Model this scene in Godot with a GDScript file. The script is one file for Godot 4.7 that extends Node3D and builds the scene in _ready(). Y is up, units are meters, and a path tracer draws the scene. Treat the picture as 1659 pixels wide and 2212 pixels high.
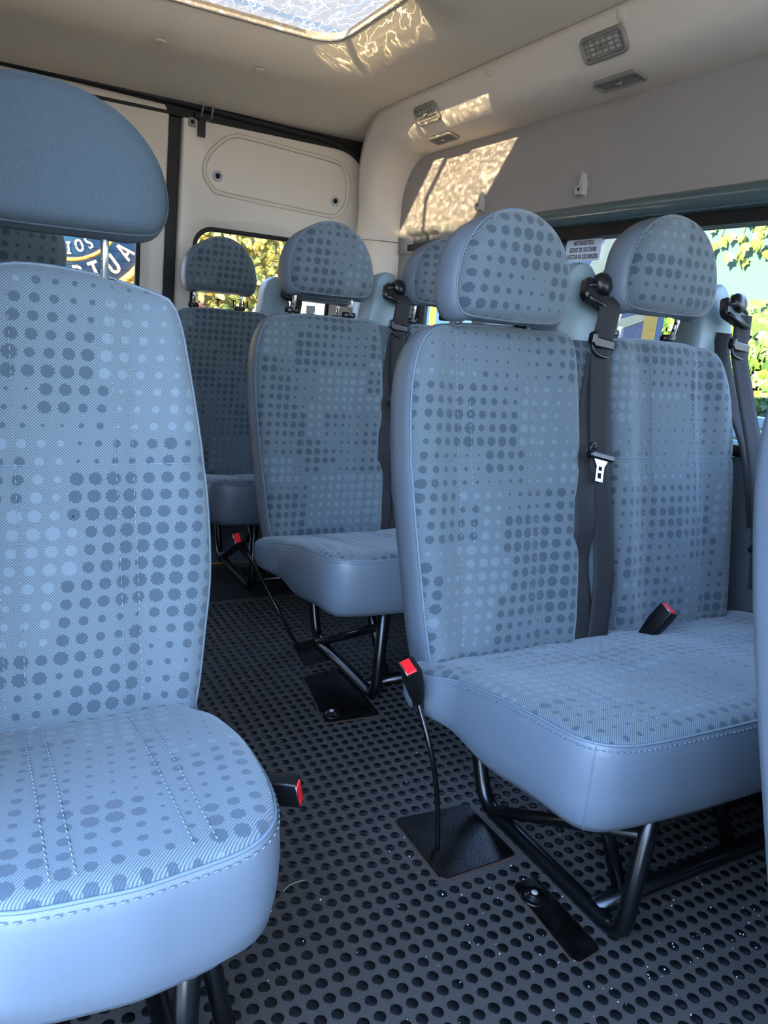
extends Node3D

# ------------------------------------------------------------------ geometry helpers
class MB:
	var st := SurfaceTool.new()
	func _init() -> void:
		st.begin(Mesh.PRIMITIVE_TRIANGLES)
		st.set_smooth_group(0)
	func flat() -> MB:
		st.set_smooth_group(-1)
		return self
	func smooth(k := 0) -> MB:
		st.set_smooth_group(k)
		return self
	func v(p: Vector3, uv := Vector2.ZERO) -> void:
		st.set_uv(uv)
		st.add_vertex(p)
	func tri(a: Vector3, b: Vector3, c: Vector3) -> void:
		v(a, Vector2(a.x, a.y)); v(b, Vector2(b.x, b.y)); v(c, Vector2(c.x, c.y))
	func quad(a: Vector3, b: Vector3, c: Vector3, d: Vector3, ua := Vector2.ZERO, ub := Vector2.ZERO, uc := Vector2.ZERO, ud := Vector2.ZERO) -> void:
		v(a, ua); v(b, ub); v(c, uc); v(a, ua); v(c, uc); v(d, ud)
	func grid(rows: Array, uvs: Array = [], closed := false, flip := false) -> MB:
		for j in rows.size() - 1:
			var a: PackedVector3Array = rows[j]
			var b: PackedVector3Array = rows[j + 1]
			var n := a.size()
			for i in (n if closed else n - 1):
				var k := (i + 1) % n
				var u0 := Vector2.ZERO
				var u1 := u0
				var u2 := u0
				var u3 := u0
				if uvs.size():
					u0 = uvs[j][i]; u1 = uvs[j][k]; u2 = uvs[j + 1][k]; u3 = uvs[j + 1][i]
				if flip:
					quad(a[i], b[i], b[k], a[k], u0, u3, u2, u1)
				else:
					quad(a[i], a[k], b[k], b[i], u0, u1, u2, u3)
		return self
	func tube(path: PackedVector3Array, r: float, sides := 10, closed := false, rz := 0.0) -> MB:
		var rows: Array = []
		var n := path.size()
		var side := Vector3.ZERO
		for i in n:
			var t: Vector3
			if closed:
				t = (path[(i + 1) % n] - path[(i - 1 + n) % n]).normalized()
			else:
				t = (path[mini(i + 1, n - 1)] - path[maxi(i - 1, 0)]).normalized()
			if side == Vector3.ZERO:
				side = t.cross(Vector3.UP if absf(t.y) < 0.9 else Vector3.RIGHT).normalized()
			side = (side - t * side.dot(t)).normalized()
			var up := side.cross(t)
			var ring := PackedVector3Array()
			for k in sides:
				var a := TAU * k / sides
				ring.append(path[i] + side * cos(a) * r + up * sin(a) * (rz if rz > 0.0 else r))
			rows.append(ring)
		if closed:
			rows.append(rows[0])
		grid(rows, [], true)
		if not closed:
			for e in [0, n - 1]:
				var ring: PackedVector3Array = rows[e]
				for k in sides:
					if e == 0:
						tri(path[e], ring[(k + 1) % sides], ring[k])
					else:
						tri(path[e], ring[k], ring[(k + 1) % sides])
		return self
	func poly(pts: PackedVector2Array, x: Transform3D, z: float, up: bool) -> void:
		var idx := Geometry2D.triangulate_polygon(pts)
		for i in range(0, idx.size(), 3):
			var a := x * Vector3(pts[idx[i]].x, pts[idx[i]].y, z)
			var b := x * Vector3(pts[idx[i + 1]].x, pts[idx[i + 1]].y, z)
			var c := x * Vector3(pts[idx[i + 2]].x, pts[idx[i + 2]].y, z)
			if up == ((b - a).cross(c - a).dot(x.basis.z) > 0.0):
				tri(a, c, b)
			else:
				tri(a, b, c)
	# extruded polygon: local xy outline, from z0 to z1 along local z, chamfer ch on the z1 side
	func prism(pts: PackedVector2Array, z0: float, z1: float, x := Transform3D(), ch := 0.0) -> MB:
		var p := pts.duplicate()
		if Geometry2D.is_polygon_clockwise(p):
			p.reverse()
		var top := p
		if ch > 0.0:
			top = MB.inset(p, ch)
		flat()
		poly(p, x, z0, false)
		poly(top, x, z1, true)
		var r0 := PackedVector3Array()
		var r1 := PackedVector3Array()
		var r2 := PackedVector3Array()
		for i in p.size():
			r0.append(x * Vector3(p[i].x, p[i].y, z0))
			r1.append(x * Vector3(p[i].x, p[i].y, z1 - ch * signf(z1 - z0)))
			r2.append(x * Vector3(top[i].x, top[i].y, z1))
		grid([r0, r1, r2] if ch > 0.0 else [r0, r1], [], true, true)
		smooth()
		return self
	static func inset(p: PackedVector2Array, d: float) -> PackedVector2Array:
		var o := PackedVector2Array()
		var n := p.size()
		for i in n:
			var a := (p[i] - p[(i - 1 + n) % n]).normalized()
			var b := (p[(i + 1) % n] - p[i]).normalized()
			var m := (Vector2(-a.y, a.x) + Vector2(-b.y, b.x))
			m = m / maxf(0.3, m.length_squared()) * 2.0
			o.append(p[i] + m * d)
		return o
	func box(c: Vector3, s: Vector3, b := Basis(), ch := 0.0) -> MB:
		var h := s * 0.5
		if ch <= 0.0:
			ch = 0.0005
		var p := PackedVector2Array([Vector2(-h.x + ch, -h.y), Vector2(h.x - ch, -h.y), Vector2(h.x, -h.y + ch), Vector2(h.x, h.y - ch), Vector2(h.x - ch, h.y), Vector2(-h.x + ch, h.y), Vector2(-h.x, h.y - ch), Vector2(-h.x, -h.y + ch)])
		var x := Transform3D(b, c)
		var q := MB.inset(p, ch * 0.7)
		flat()
		poly(q, x, -h.z, false)
		poly(q, x, h.z, true)
		var rows: Array = []
		for e in [[q, -h.z], [p, -h.z + ch], [p, h.z - ch], [q, h.z]]:
			var r := PackedVector3Array()
			for w in e[0]:
				r.append(x * Vector3(w.x, w.y, e[1]))
			rows.append(r)
		grid(rows, [], true, true)
		smooth()
		return self
	# profile of (radius, height) turned about local y
	func lathe(prof: PackedVector2Array, x := Transform3D(), n := 20) -> MB:
		var rows: Array = []
		for q in prof:
			var r := PackedVector3Array()
			for k in n:
				var a := TAU * k / n
				r.append(x * Vector3(cos(a) * q.x, q.y, sin(a) * q.x))
			rows.append(r)
		return grid(rows, [], true)
	# flat strap: centres, direction across it, width, thickness along normals
	func ribbon(path: PackedVector3Array, across: PackedVector3Array, w: float, th: float, uvk := 0.0) -> MB:
		var rows: Array = []
		var uv: Array = []
		var l := 0.0
		var n := path.size()
		for i in n:
			var t := (path[mini(i + 1, n - 1)] - path[maxi(i - 1, 0)]).normalized()
			var a := across[i].normalized()
			var nn := a.cross(t).normalized()
			if i > 0:
				l += path[i].distance_to(path[i - 1])
			var r := PackedVector3Array()
			var u := PackedVector2Array()
			for k in 5:
				r.append(path[i] + a * w * (k / 4.0 - 0.5) + nn * th * 0.5)
				u.append(Vector2(k / 4.0 * w, l))
			for k in 5:
				r.append(path[i] + a * w * (0.5 - k / 4.0) - nn * th * 0.5)
				u.append(Vector2((1.0 - k / 4.0) * w, l))
			rows.append(r)
			uv.append(u)
		return grid(rows, uv, true)
	func done() -> ArrayMesh:
		st.generate_normals()
		st.index()
		return st.commit()

func P3(a: Array) -> PackedVector3Array:
	var o := PackedVector3Array()
	for q in a:
		o.append(q)
	return o

func V2(a: Array) -> PackedVector2Array:
	var o := PackedVector2Array()
	for i in range(0, a.size(), 2):
		o.append(Vector2(a[i], a[i + 1]))
	return o

func catmull2(p: PackedVector2Array, per := 8) -> PackedVector2Array:
	var o := PackedVector2Array()
	var n := p.size()
	for i in n:
		for k in per:
			o.append(p[i].cubic_interpolate(p[(i + 1) % n], p[(i - 1 + n) % n], p[(i + 2) % n], k / float(per)))
	return o

func resample2(p: PackedVector2Array, n: int) -> PackedVector2Array:
	var l := 0.0
	var m := p.size()
	for i in m:
		l += p[i].distance_to(p[(i + 1) % m])
	var o := PackedVector2Array()
	var step := l / n
	var want := 0.0
	var at := 0.0
	for i in m:
		var a := p[i]
		var b := p[(i + 1) % m]
		var d := a.distance_to(b)
		while want <= at + d and o.size() < n:
			o.append(a.lerp(b, (want - at) / maxf(d, 1e-9)))
			want += step
		at += d
	return o

func ccw(p: PackedVector2Array) -> PackedVector2Array:
	if Geometry2D.is_polygon_clockwise(p):
		p.reverse()
	return p

func curve3(a: Array, per := 8) -> PackedVector3Array:
	var o := PackedVector3Array()
	var n := a.size()
	for i in n - 1:
		for k in per:
			o.append((a[i] as Vector3).cubic_interpolate(a[i + 1], a[maxi(i - 1, 0)], a[mini(i + 2, n - 1)], k / float(per)))
	o.append(a[n - 1])
	return o

# polyline with rounded corners
func bent(a: Array, r: float, per := 6) -> PackedVector3Array:
	var o := PackedVector3Array([a[0]])
	for i in range(1, a.size() - 1):
		var p: Vector3 = a[i]
		var d0: Vector3 = (a[i - 1] - p)
		var d1: Vector3 = (a[i + 1] - p)
		var q0 := p + d0.normalized() * minf(r, d0.length() * 0.49)
		var q1 := p + d1.normalized() * minf(r, d1.length() * 0.49)
		for k in per + 1:
			var t := k / float(per)
			o.append(q0.lerp(p, t).lerp(p.lerp(q1, t), t))
	o.append(a[a.size() - 1])
	return o

func rrect(x0: float, y0: float, x1: float, y1: float, r: float, per := 5) -> PackedVector2Array:
	var o := PackedVector2Array()
	for c in [[x1 - r, y0 + r, -PI / 2], [x1 - r, y1 - r, 0.0], [x0 + r, y1 - r, PI / 2], [x0 + r, y0 + r, PI]]:
		for k in per + 1:
			var a: float = c[2] + PI / 2 * k / per
			o.append(Vector2(c[0] + cos(a) * r, c[1] + sin(a) * r))
	return o

# ------------------------------------------------------------------ naming and tagging
var taken := {}
func numbered(called: String) -> String:
	if not taken.has(called):
		taken[called] = 0
		return called
	taken[called] += 1
	return "%s_%03d" % [called, taken[called]]

func tag(o: Node, label := "", category := "", group := "", kind := "") -> Node:
	for e in [["label", label], ["category", category], ["group", group], ["kind", kind]]:
		if e[1] != "":
			o.set_meta(e[0], e[1])
	return o

func thing(called: String, at: Vector3, label: String, category: String, group := "", kind := "") -> Node3D:
	var o := Node3D.new()
	o.name = numbered(called)
	add_child(o)
	o.position = at
	tag(o, label, category, group, kind)
	return o

func ob(called: String, mesh: Mesh, m: Material, parent: Node = self, at := Vector3.ZERO) -> MeshInstance3D:
	var o := MeshInstance3D.new()
	o.name = numbered(called) if parent == self else called
	o.mesh = mesh
	o.material_override = m
	parent.add_child(o, true)
	o.position = at
	return o

func struct(called: String, mesh: Mesh, m: Material, label := "") -> MeshInstance3D:
	var o := ob(called, mesh, m)
	tag(o, label, "", "", "structure")
	return o

# ------------------------------------------------------------------ materials
var M := {}
func mat(called: String, c: Color, rough := 0.6, metal := 0.0, spec := 0.5) -> StandardMaterial3D:
	var m := StandardMaterial3D.new()
	m.resource_name = called
	m.albedo_color = c
	m.roughness = rough
	m.metallic = metal
	m.metallic_specular = spec
	M[called] = m
	return m

func noise_tex(freq: float, size := 512, oct := 4, type := FastNoiseLite.TYPE_SIMPLEX_SMOOTH, ramp: Gradient = null) -> NoiseTexture2D:
	var n := FastNoiseLite.new()
	n.seed = 7
	n.noise_type = type
	n.frequency = freq
	n.fractal_octaves = oct
	var t := NoiseTexture2D.new()
	t.width = size
	t.height = size
	t.seamless = true
	t.noise = n
	if ramp:
		t.color_ramp = ramp
	return t

func ramp2(a: Color, b: Color, p0 := 0.0, p1 := 1.0) -> Gradient:
	var g := Gradient.new()
	g.offsets = PackedFloat32Array([p0, p1])
	g.colors = PackedColorArray([a, b])
	return g

func relief(m: StandardMaterial3D, t: Texture2D, cm: float, scale: float, world := true) -> void:
	m.heightmap_enabled = true
	m.heightmap_texture = t
	m.heightmap_scale = cm
	if world:
		m.uv1_triplanar = true
		m.uv1_world_triplanar = true
		m.uv1_scale = Vector3.ONE * scale

func fabric_image(bright: float) -> Image:
	var n := 2048
	var rng := RandomNumberGenerator.new()
	rng.seed = 11
	var tile := Image.create(128, 128, false, Image.FORMAT_RGB8)
	var dk := Color(0.272, 0.308, 0.325)
	var lt := Color(0.415, 0.460, 0.482)
	for y in 128:
		for x in 128:
			var s := 0.5 + 0.5 * sin(TAU * (x - y) * 3.0 / 32.0)
			s = clampf(0.5 + (s - 0.5) * 1.3 + rng.randf_range(-0.22, 0.22), 0.0, 1.0)
			var c := dk.lerp(lt, s)
			tile.set_pixel(x, y, Color(c.r * bright, c.g * bright, c.b * bright))
	var im := Image.create(n, n, false, Image.FORMAT_RGB8)
	for j in 16:
		for i in 16:
			im.blit_rect(tile, Rect2i(0, 0, 128, 128), Vector2i(i * 128, j * 128))
	var data := im.get_data()
	# blocks of cells that share one ramp of dot sizes
	var cells := 32
	var block := PackedInt32Array()
	block.resize(cells * cells)
	block.fill(0)
	var prm: Array = [[0.06, 0.05, 0.0, 0]]
	for k in 60:
		var bx := rng.randi_range(0, cells - 1)
		var by := rng.randi_range(0, cells - 1)
		var w := rng.randi_range(4, 11)
		var h := rng.randi_range(3, 8)
		prm.append([rng.randf_range(-0.10, 0.10), rng.randf_range(-0.12, 0.12), rng.randf(), 1 if rng.randf() < 0.33 else 0])
		for yy in h:
			for xx in w:
				block[((by + yy) % cells) * cells + (bx + xx) % cells] = k + 1
	for j in cells:
		for i in cells:
			var q: Array = prm[block[j * cells + i]]
			var ph: float = absf(fposmod(q[0] * i + q[1] * j + q[2], 1.0) * 2.0 - 1.0)
			var r := 6.0 + 21.0 * ph + rng.randf_range(-1.5, 1.5)
			if q[3] == 1:
				r = r * 0.95
			var cx := i * 64 + 32 + (j % 8) * 8
			var cy := j * 64 + 32
			var light: bool = q[3] == 1
			var rot := rng.randf() * TAU
			var ir := int(r) + 2
			for y in range(-ir, ir + 1):
				var py := posmod(cy + y, n)
				for x in range(-ir, ir + 1):
					var d := sqrt(float(x * x + y * y))
					if d > r * (0.95 + 0.06 * sin(atan2(y, x) * 9.0 + rot)):
						continue
					var o := (py * n + posmod(cx + x, n)) * 3
					var nz := ((x * 7 + y * 13) & 3) * 0.012
					if light:
						data[o] = mini(255, int((data[o] * 0.5 + 255 * bright * (0.198 + nz))))
						data[o + 1] = mini(255, int((data[o + 1] * 0.5 + 255 * bright * (0.226 + nz))))
						data[o + 2] = mini(255, int((data[o + 2] * 0.5 + 255 * bright * (0.242 + nz))))
					else:
						data[o] = int(data[o] * 0.28 + 255 * bright * (0.132 + nz))
						data[o + 1] = int(data[o + 1] * 0.28 + 255 * bright * (0.165 + nz))
						data[o + 2] = int(data[o + 2] * 0.28 + 255 * bright * (0.190 + nz))
	return Image.create_from_data(n, n, false, Image.FORMAT_RGB8, data)

func make_materials() -> void:
	var leather := noise_tex(0.045, 512, 3, FastNoiseLite.TYPE_CELLULAR)
	var fine := noise_tex(0.12, 512, 3)
	var fab := mat("dotted fabric", Color.WHITE, 0.92, 0.0, 0.25)
	fab.albedo_texture = ImageTexture.create_from_image(fabric_image(1.0))
	fab.rim_enabled = true
	fab.rim = 0.5
	var m := mat("plain fabric", Color(0.30, 0.34, 0.36), 0.95, 0.0, 0.2)
	m.albedo_texture = noise_tex(0.25, 512, 3, FastNoiseLite.TYPE_SIMPLEX, ramp2(Color(0.72, 0.74, 0.76), Color(1.0, 1.0, 1.0), 0.2, 0.8))
	relief(m, fine, 0.12, 5.0)
	m.rim_enabled = true
	m.rim = 0.35
	m = mat("vinyl", Color(0.345, 0.382, 0.417), 0.45, 0.0, 0.5)
	relief(m, leather, 0.02, 26.0)
	m = mat("piping", Color(0.36, 0.415, 0.455), 0.6)
	m = mat("thread", Color(0.46, 0.50, 0.53), 0.7)
	m = mat("vinyl thread", Color(0.38, 0.42, 0.455), 0.6)
	m = mat("pylon plastic", Color(0.46, 0.53, 0.55), 0.45)
	relief(m, fine, 0.02, 8.0)
	m = mat("black plastic", Color(0.035, 0.035, 0.04), 0.35)
	m = mat("black tube", Color(0.022, 0.024, 0.028), 0.28, 0.0, 0.5)
	m = mat("steel", Color(0.55, 0.58, 0.60), 0.28, 1.0)
	m = mat("post steel", Color(0.80, 0.80, 0.78), 0.3, 0.9)
	m = mat("red plastic", Color(0.86, 0.10, 0.13), 0.35)
	m = mat("webbing", Color(0.125, 0.115, 0.125), 0.75)
	m.albedo_texture = web_texture()
	m.uv1_scale = Vector3(40, 160, 1)
	m.texture_filter = BaseMaterial3D.TEXTURE_FILTER_LINEAR_WITH_MIPMAPS_ANISOTROPIC
	m = mat("rubber", Color(0.27, 0.255, 0.24), 0.5, 0.0, 0.35)
	m.albedo_texture = noise_tex(0.03, 512, 4, FastNoiseLite.TYPE_SIMPLEX, ramp2(Color(0.86, 0.85, 0.84), Color(1.0, 1.0, 1.0), 0.3, 0.7))
	relief(m, leather, 0.035, 24.0)
	m = mat("stud rubber", Color(0.05, 0.049, 0.052), 0.42, 0.0, 0.35)
	m = mat("plate steel", Color(0.06, 0.058, 0.055), 0.33, 0.3)
	m.albedo_texture = noise_tex(0.02, 256, 5, FastNoiseLite.TYPE_SIMPLEX, ramp2(Color(0.55, 0.5, 0.45), Color(1, 1, 1), 0.3, 0.7))
	relief(m, fine, 0.03, 3.0)
	m = mat("rust", Color(0.20, 0.12, 0.08), 0.9)
	m = mat("headliner", Color(0.90, 0.84, 0.74), 0.95, 0.0, 0.2)
	m.albedo_texture = noise_tex(0.3, 512, 2, FastNoiseLite.TYPE_SIMPLEX, ramp2(Color(0.9, 0.9, 0.9), Color(1, 1, 1), 0.2, 0.8))
	relief(m, fine, 0.05, 6.0)
	m = mat("wall panel", Color(0.62, 0.59, 0.565), 0.8, 0.0, 0.3)
	m.albedo_texture = M["headliner"].albedo_texture
	relief(m, fine, 0.03, 5.0)
	m = mat("duct trim", Color(0.84, 0.79, 0.725), 0.75, 0.0, 0.35)
	relief(m, fine, 0.06, 7.0)
	m = mat("door paint", Color(0.84, 0.80, 0.73), 0.34, 0.0, 0.5)
	m = mat("grey trim", Color(0.52, 0.51, 0.49), 0.5)
	m = mat("teal gloss", Color(0.30, 0.36, 0.36), 0.18, 0.0, 0.6)
	m = mat("seal", Color(0.018, 0.018, 0.018), 0.6)
	m = mat("vent plastic", Color(0.48, 0.46, 0.43), 0.5)
	m = mat("hook plastic", Color(0.66, 0.64, 0.61), 0.45)
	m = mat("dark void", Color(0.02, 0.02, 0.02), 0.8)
	m = mat("body panel", Color(0.35, 0.35, 0.35), 0.6)
	m = mat("lower trim", Color(0.30, 0.32, 0.34), 0.7)
	m = mat("cab trim", Color(0.22, 0.24, 0.27), 0.7)
	m = mat("glass", Color(0.10, 0.13, 0.13, 0.32), 0.02)
	m.transparency = BaseMaterial3D.TRANSPARENCY_ALPHA
	m = mat("heater line", Color(0.16, 0.11, 0.06), 0.6)
	m = mat("sticker", Color(0.86, 0.88, 0.92), 0.5)
	m.backlight_enabled = true
	m.backlight = Color(0.5, 0.5, 0.5)
	m = mat("plug plastic", Color(0.78, 0.74, 0.67), 0.6)
	m = mat("ink", Color(0.05, 0.06, 0.09), 0.6)
	# outside
	m = mat("asphalt", Color(0.64, 0.58, 0.49), 0.95)
	m.albedo_texture = noise_tex(0.05, 512, 4, FastNoiseLite.TYPE_SIMPLEX, ramp2(Color(0.75, 0.75, 0.75), Color(1, 1, 1)))
	m.uv1_triplanar = true
	m.uv1_world_triplanar = true
	m = mat("sign blue", Color(0.02, 0.17, 0.29), 0.5)
	m = mat("sign teal blue", Color(0.06, 0.23, 0.32), 0.5)
	m = mat("sign yellow", Color(0.56, 0.43, 0.07), 0.5)
	m = mat("sign gold", Color(0.62, 0.42, 0.10), 0.5)
	m = mat("sign cream", Color(0.50, 0.49, 0.37), 0.5)
	m = mat("sign letter", Color(0.52, 0.45, 0.38), 0.5)
	m = mat("plaster", Color(0.115, 0.25, 0.222), 0.9)
	m = mat("cream render", Color(0.50, 0.46, 0.40), 0.9)
	m = mat("white paint", Color(0.70, 0.71, 0.72), 0.4)
	m = mat("bench paint", Color(0.55, 0.62, 0.64), 0.5)
	m = mat("leaf", Color.WHITE, 0.6)
	m.vertex_color_use_as_albedo = true
	m.backlight_enabled = true
	m.backlight = Color(0.6, 0.6, 0.5)
	m = mat("hedge core", Color(0.16, 0.27, 0.06), 0.95)
	m = mat("autumn core", Color(0.46, 0.41, 0.14), 0.95)
	m = mat("stem", Color(0.28, 0.18, 0.12), 0.9)
	# roof hatch sheet
	m = mat("hatch sheet", Color.WHITE, 0.35)
	m.transparency = BaseMaterial3D.TRANSPARENCY_ALPHA
	m.albedo_texture = ImageTexture.create_from_image(hatch_image())
	m.backlight_enabled = true
	m.backlight = Color(0.33, 0.30, 0.25)

func web_texture() -> Texture2D:
	var im := Image.create(32, 32, false, Image.FORMAT_RGB8)
	for y in 32:
		for x in 32:
			var k := 0.72 + 0.28 * sin(TAU * y / 16.0) + (0.06 if (x / 4 + y / 8) % 2 == 0 else 0.0)
			im.set_pixel(x, y, Color(k, k, k))
	im.generate_mipmaps()
	return ImageTexture.create_from_image(im)

func hatch_image() -> Image:
	var n := 768
	var rng := RandomNumberGenerator.new()
	rng.seed = 5
	var im := Image.create(n, n, false, Image.FORMAT_RGBA8)
	var ns := FastNoiseLite.new()
	ns.seed = 3
	ns.frequency = 0.13
	var n2 := FastNoiseLite.new()
	n2.seed = 9
	n2.frequency = 0.012
	for y in n:
		for x in n:
			var s := ns.get_noise_2d(x * 0.6, y * 1.5)
			var k := clampf(0.74 + 0.16 * s, 0.0, 1.0)
			var wave := absf(n2.get_noise_2d(x * 1.6, y * 0.7))
			var a := 0.978 - (0.30 if wave < 0.022 else 0.0) + 0.03 * s
			im.set_pixel(x, y, Color(k * 0.83, k * 0.785, k * 0.68, clampf(a, 0.1, 0.995)))
	# rainbow runs left by water under the sheet
	var cols := [Color(0.16, 0.25, 0.75), Color(0.75, 0.68, 0.05), Color(0.62, 0.22, 0.08), Color(0.42, 0.42, 0.12), Color(0.42, 0.42, 0.85), Color(0.3, 0.3, 0.3)]
	for k in 17:
		var x := 24.0 + k * 44.0 + rng.randf_range(-10, 10)
		var y := rng.randf_range(90, 330)
		var y1 := y + rng.randf_range(230, 430)
		var col: Color = cols[rng.randi() % 6]
		while y < y1:
			x += rng.randf_range(-1.3, 1.3)
			if rng.randf() < 0.004:
				col = cols[rng.randi() % 6]
			for q in 12:
				if rng.randf() < 0.5:
					var px := int(x + rng.randf_range(-5, 5))
					var py := int(y + rng.randf_range(-2, 2))
					if px > 0 and py > 0 and px < n and py < n:
						im.set_pixel(px, py, Color(col.r, col.g, col.b, 0.93))
			y += 2.0
	return im

# ------------------------------------------------------------------ upholstery
# o: outline in (u, v), counter-clockwise seen from +w; X maps (u, v, w) to a point; front gives w of the cloth
func pad(o: PackedVector2Array, X: Callable, front: Callable, roll: float, band: Array, wback: Callable, uvoff: Vector2, K := 16, s0 := 0.8, insk = null, outk = null) -> Dictionary:
	var n := o.size()
	var c := Vector2.ZERO
	for p in o:
		c += p
	c /= n
	var rows: Array = []
	var uvs: Array = []
	for k in K + 1:
		var s := 1.0 - pow(1.0 - k / float(K), 1.6)
		if k == 0:
			s = 0.004
		var r := PackedVector3Array()
		var u := PackedVector2Array()
		var drop := 0.0
		if s > s0:
			drop = roll * (1.0 - sqrt(maxf(0.0, 1.0 - pow((s - s0) / (1.0 - s0), 2.0))))
		for p in o:
			var q := c + (p - c) * s
			r.append(X.call(q.x, q.y, front.call(q.x, q.y) - drop))
			u.append(q / 0.864 + uvoff)
		rows.append(r)
		uvs.append(u)
	var f := MB.new().grid(rows, uvs, true)
	var nrm := PackedVector2Array()
	for i in n:
		var t := (o[(i + 1) % n] - o[(i - 1 + n) % n]).normalized()
		nrm.append(Vector2(t.y, -t.x))
	var brows: Array = [rows[K]]
	var seam: PackedVector3Array = PackedVector3Array()
	for b in band:
		var r := PackedVector3Array()
		for i in n:
			var kk := 1.0
			if insk != null:
				kk = insk.call(o[i].x, o[i].y)
			var out: float = b[0] * (outk.call(o[i].x, o[i].y) if outk != null else 1.0) if b[0] > 0.0 else b[0] * kk
			var q := o[i] + nrm[i] * out
			var ws: float = front.call(o[i].x, o[i].y) - roll
			r.append(X.call(q.x, q.y, lerpf(ws, wback.call(q.x, q.y), b[1])))
		brows.append(r)
	for s in [0.6, 0.02]:
		var r := PackedVector3Array()
		var last: Array = band[band.size() - 1]
		for i in n:
			var kk := 1.0
			if insk != null:
				kk = insk.call(o[i].x, o[i].y)
			var q: Vector2 = c + (o[i] + nrm[i] * last[0] * kk - c) * s
			r.append(X.call(q.x, q.y, wback.call(q.x, q.y)))
		brows.append(r)
	for i in n:
		var q := o[i] + nrm[i] * 0.0015
		seam.append(X.call(q.x, q.y, front.call(o[i].x, o[i].y) - roll - 0.001))
	return {"front": f.done(), "band": MB.new().grid(brows, [], true).done(), "seam": seam}

func dashes(rows: Array, X: Callable, front: Callable, v0: float, v1: float) -> ArrayMesh:
	var mb := MB.new()
	for u in rows:
		var v := v0
		while v < v1:
			var a: Vector3 = X.call(u, v, front.call(u, v) + 0.0009)
			var b: Vector3 = X.call(u, v + 0.0062, front.call(u, v + 0.0062) + 0.0009)
			mb.tube(PackedVector3Array([a, b]), 0.0009, 4)
			v += 0.0115
	return mb.done()

func seam_stitches(path: PackedVector3Array, lift: Vector3) -> ArrayMesh:
	var mb := MB.new()
	var n := path.size()
	for i in n:
		var a := path[i]
		var b := path[(i + 1) % n]
		var l := a.distance_to(b)
		var m := maxi(1, int(round(l / 0.009)))
		for k in m:
			mb.tube(PackedVector3Array([a.lerp(b, k / float(m)) + lift, a.lerp(b, (k + 0.6) / m) + lift]), 0.0012, 4)
	return mb.done()

const REC := 0.2269
func back_xf(x: float, v: float, w: float) -> Vector3:
	return Vector3(x, 0.36 + v * cos(REC) + w * sin(REC), -1.12 - v * sin(REC) + w * cos(REC))

func back_front(u: float, v: float, cx: float) -> float:
	var d := absf(u - cx)
	var f := 0.014 * smoothstep(0.115, 0.165, d) - 0.006 * exp(-pow((d - 0.098) / 0.016, 2.0))
	f += 0.012 * exp(-pow((v - 0.2) / 0.16, 2.0)) * (1.0 - smoothstep(0.0, 0.13, d))
	f -= 0.004 * exp(-pow((v - 0.392) / 0.012, 2.0))
	return f

func backrest(parent: Node3D, org: Vector3, cx: float, half: PackedVector2Array, uvoff: Vector2, stitched := true) -> void:
	var pts := PackedVector2Array()
	for p in half:
		pts.append(Vector2(cx + p.x, p.y))
	var o := resample2(ccw(catmull2(pts, 10)), 120)
	var fr := func(u: float, v: float) -> float: return back_front(u, v, cx)
	var band := [[0.004, 0.03], [0.0085, 0.18], [0.008, 0.45], [0.0, 0.78], [-0.016, 0.95], [-0.045, 1.0]]
	var d := pad(o, back_xf, fr, 0.02, band, func(_u: float, _v: float) -> float: return -0.115, uvoff, 18, 0.84)
	var b := ob("backrest", d.front, M["dotted fabric"], parent, -org)
	ob("side_panel", d.band, M["vinyl"], b)
	ob("piping", MB.new().tube(d.seam, 0.0028, 6, true).done(), M["piping"], b)
	var st := ob("stitching", seam_stitches(MBout(d.seam, cx, 0.006), Vector3(0, -0.001, -0.007)), M["thread"], b)
	tag(st, "", "", "", "stuff")
	if stitched:
		var s2 := ob("stitching", dashes([cx - 0.103, cx - 0.076, cx + 0.066, cx + 0.093], back_xf, fr, 0.02, 0.645), M["thread"], b)
		tag(s2, "", "", "", "stuff")
	var line := PackedVector3Array()
	for k in 33:
		var u := cx + lerpf(-0.2, 0.2, k / 32.0)
		line.append(back_xf(u, 0.392, back_front(u, 0.392, cx) + 0.0003))
	ob("cross_seam", MB.new().tube(line, 0.0012, 5).done(), M["piping"], b)

# seam path moved outwards from the centre column, for the row of stitches beside the piping
func MBout(p: PackedVector3Array, cx: float, d: float) -> PackedVector3Array:
	var o := PackedVector3Array()
	var n := p.size()
	for i in n:
		var t := (p[(i + 1) % n] - p[(i - 1 + n) % n]).normalized()
		var s := t.cross(Vector3(0, sin(REC), cos(REC)))
		if s.dot(p[i] - Vector3(cx, 0.7, p[i].z)) < 0.0:
			s = -s
		o.append(p[i] + s * d * 0.35)
	return o

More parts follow.
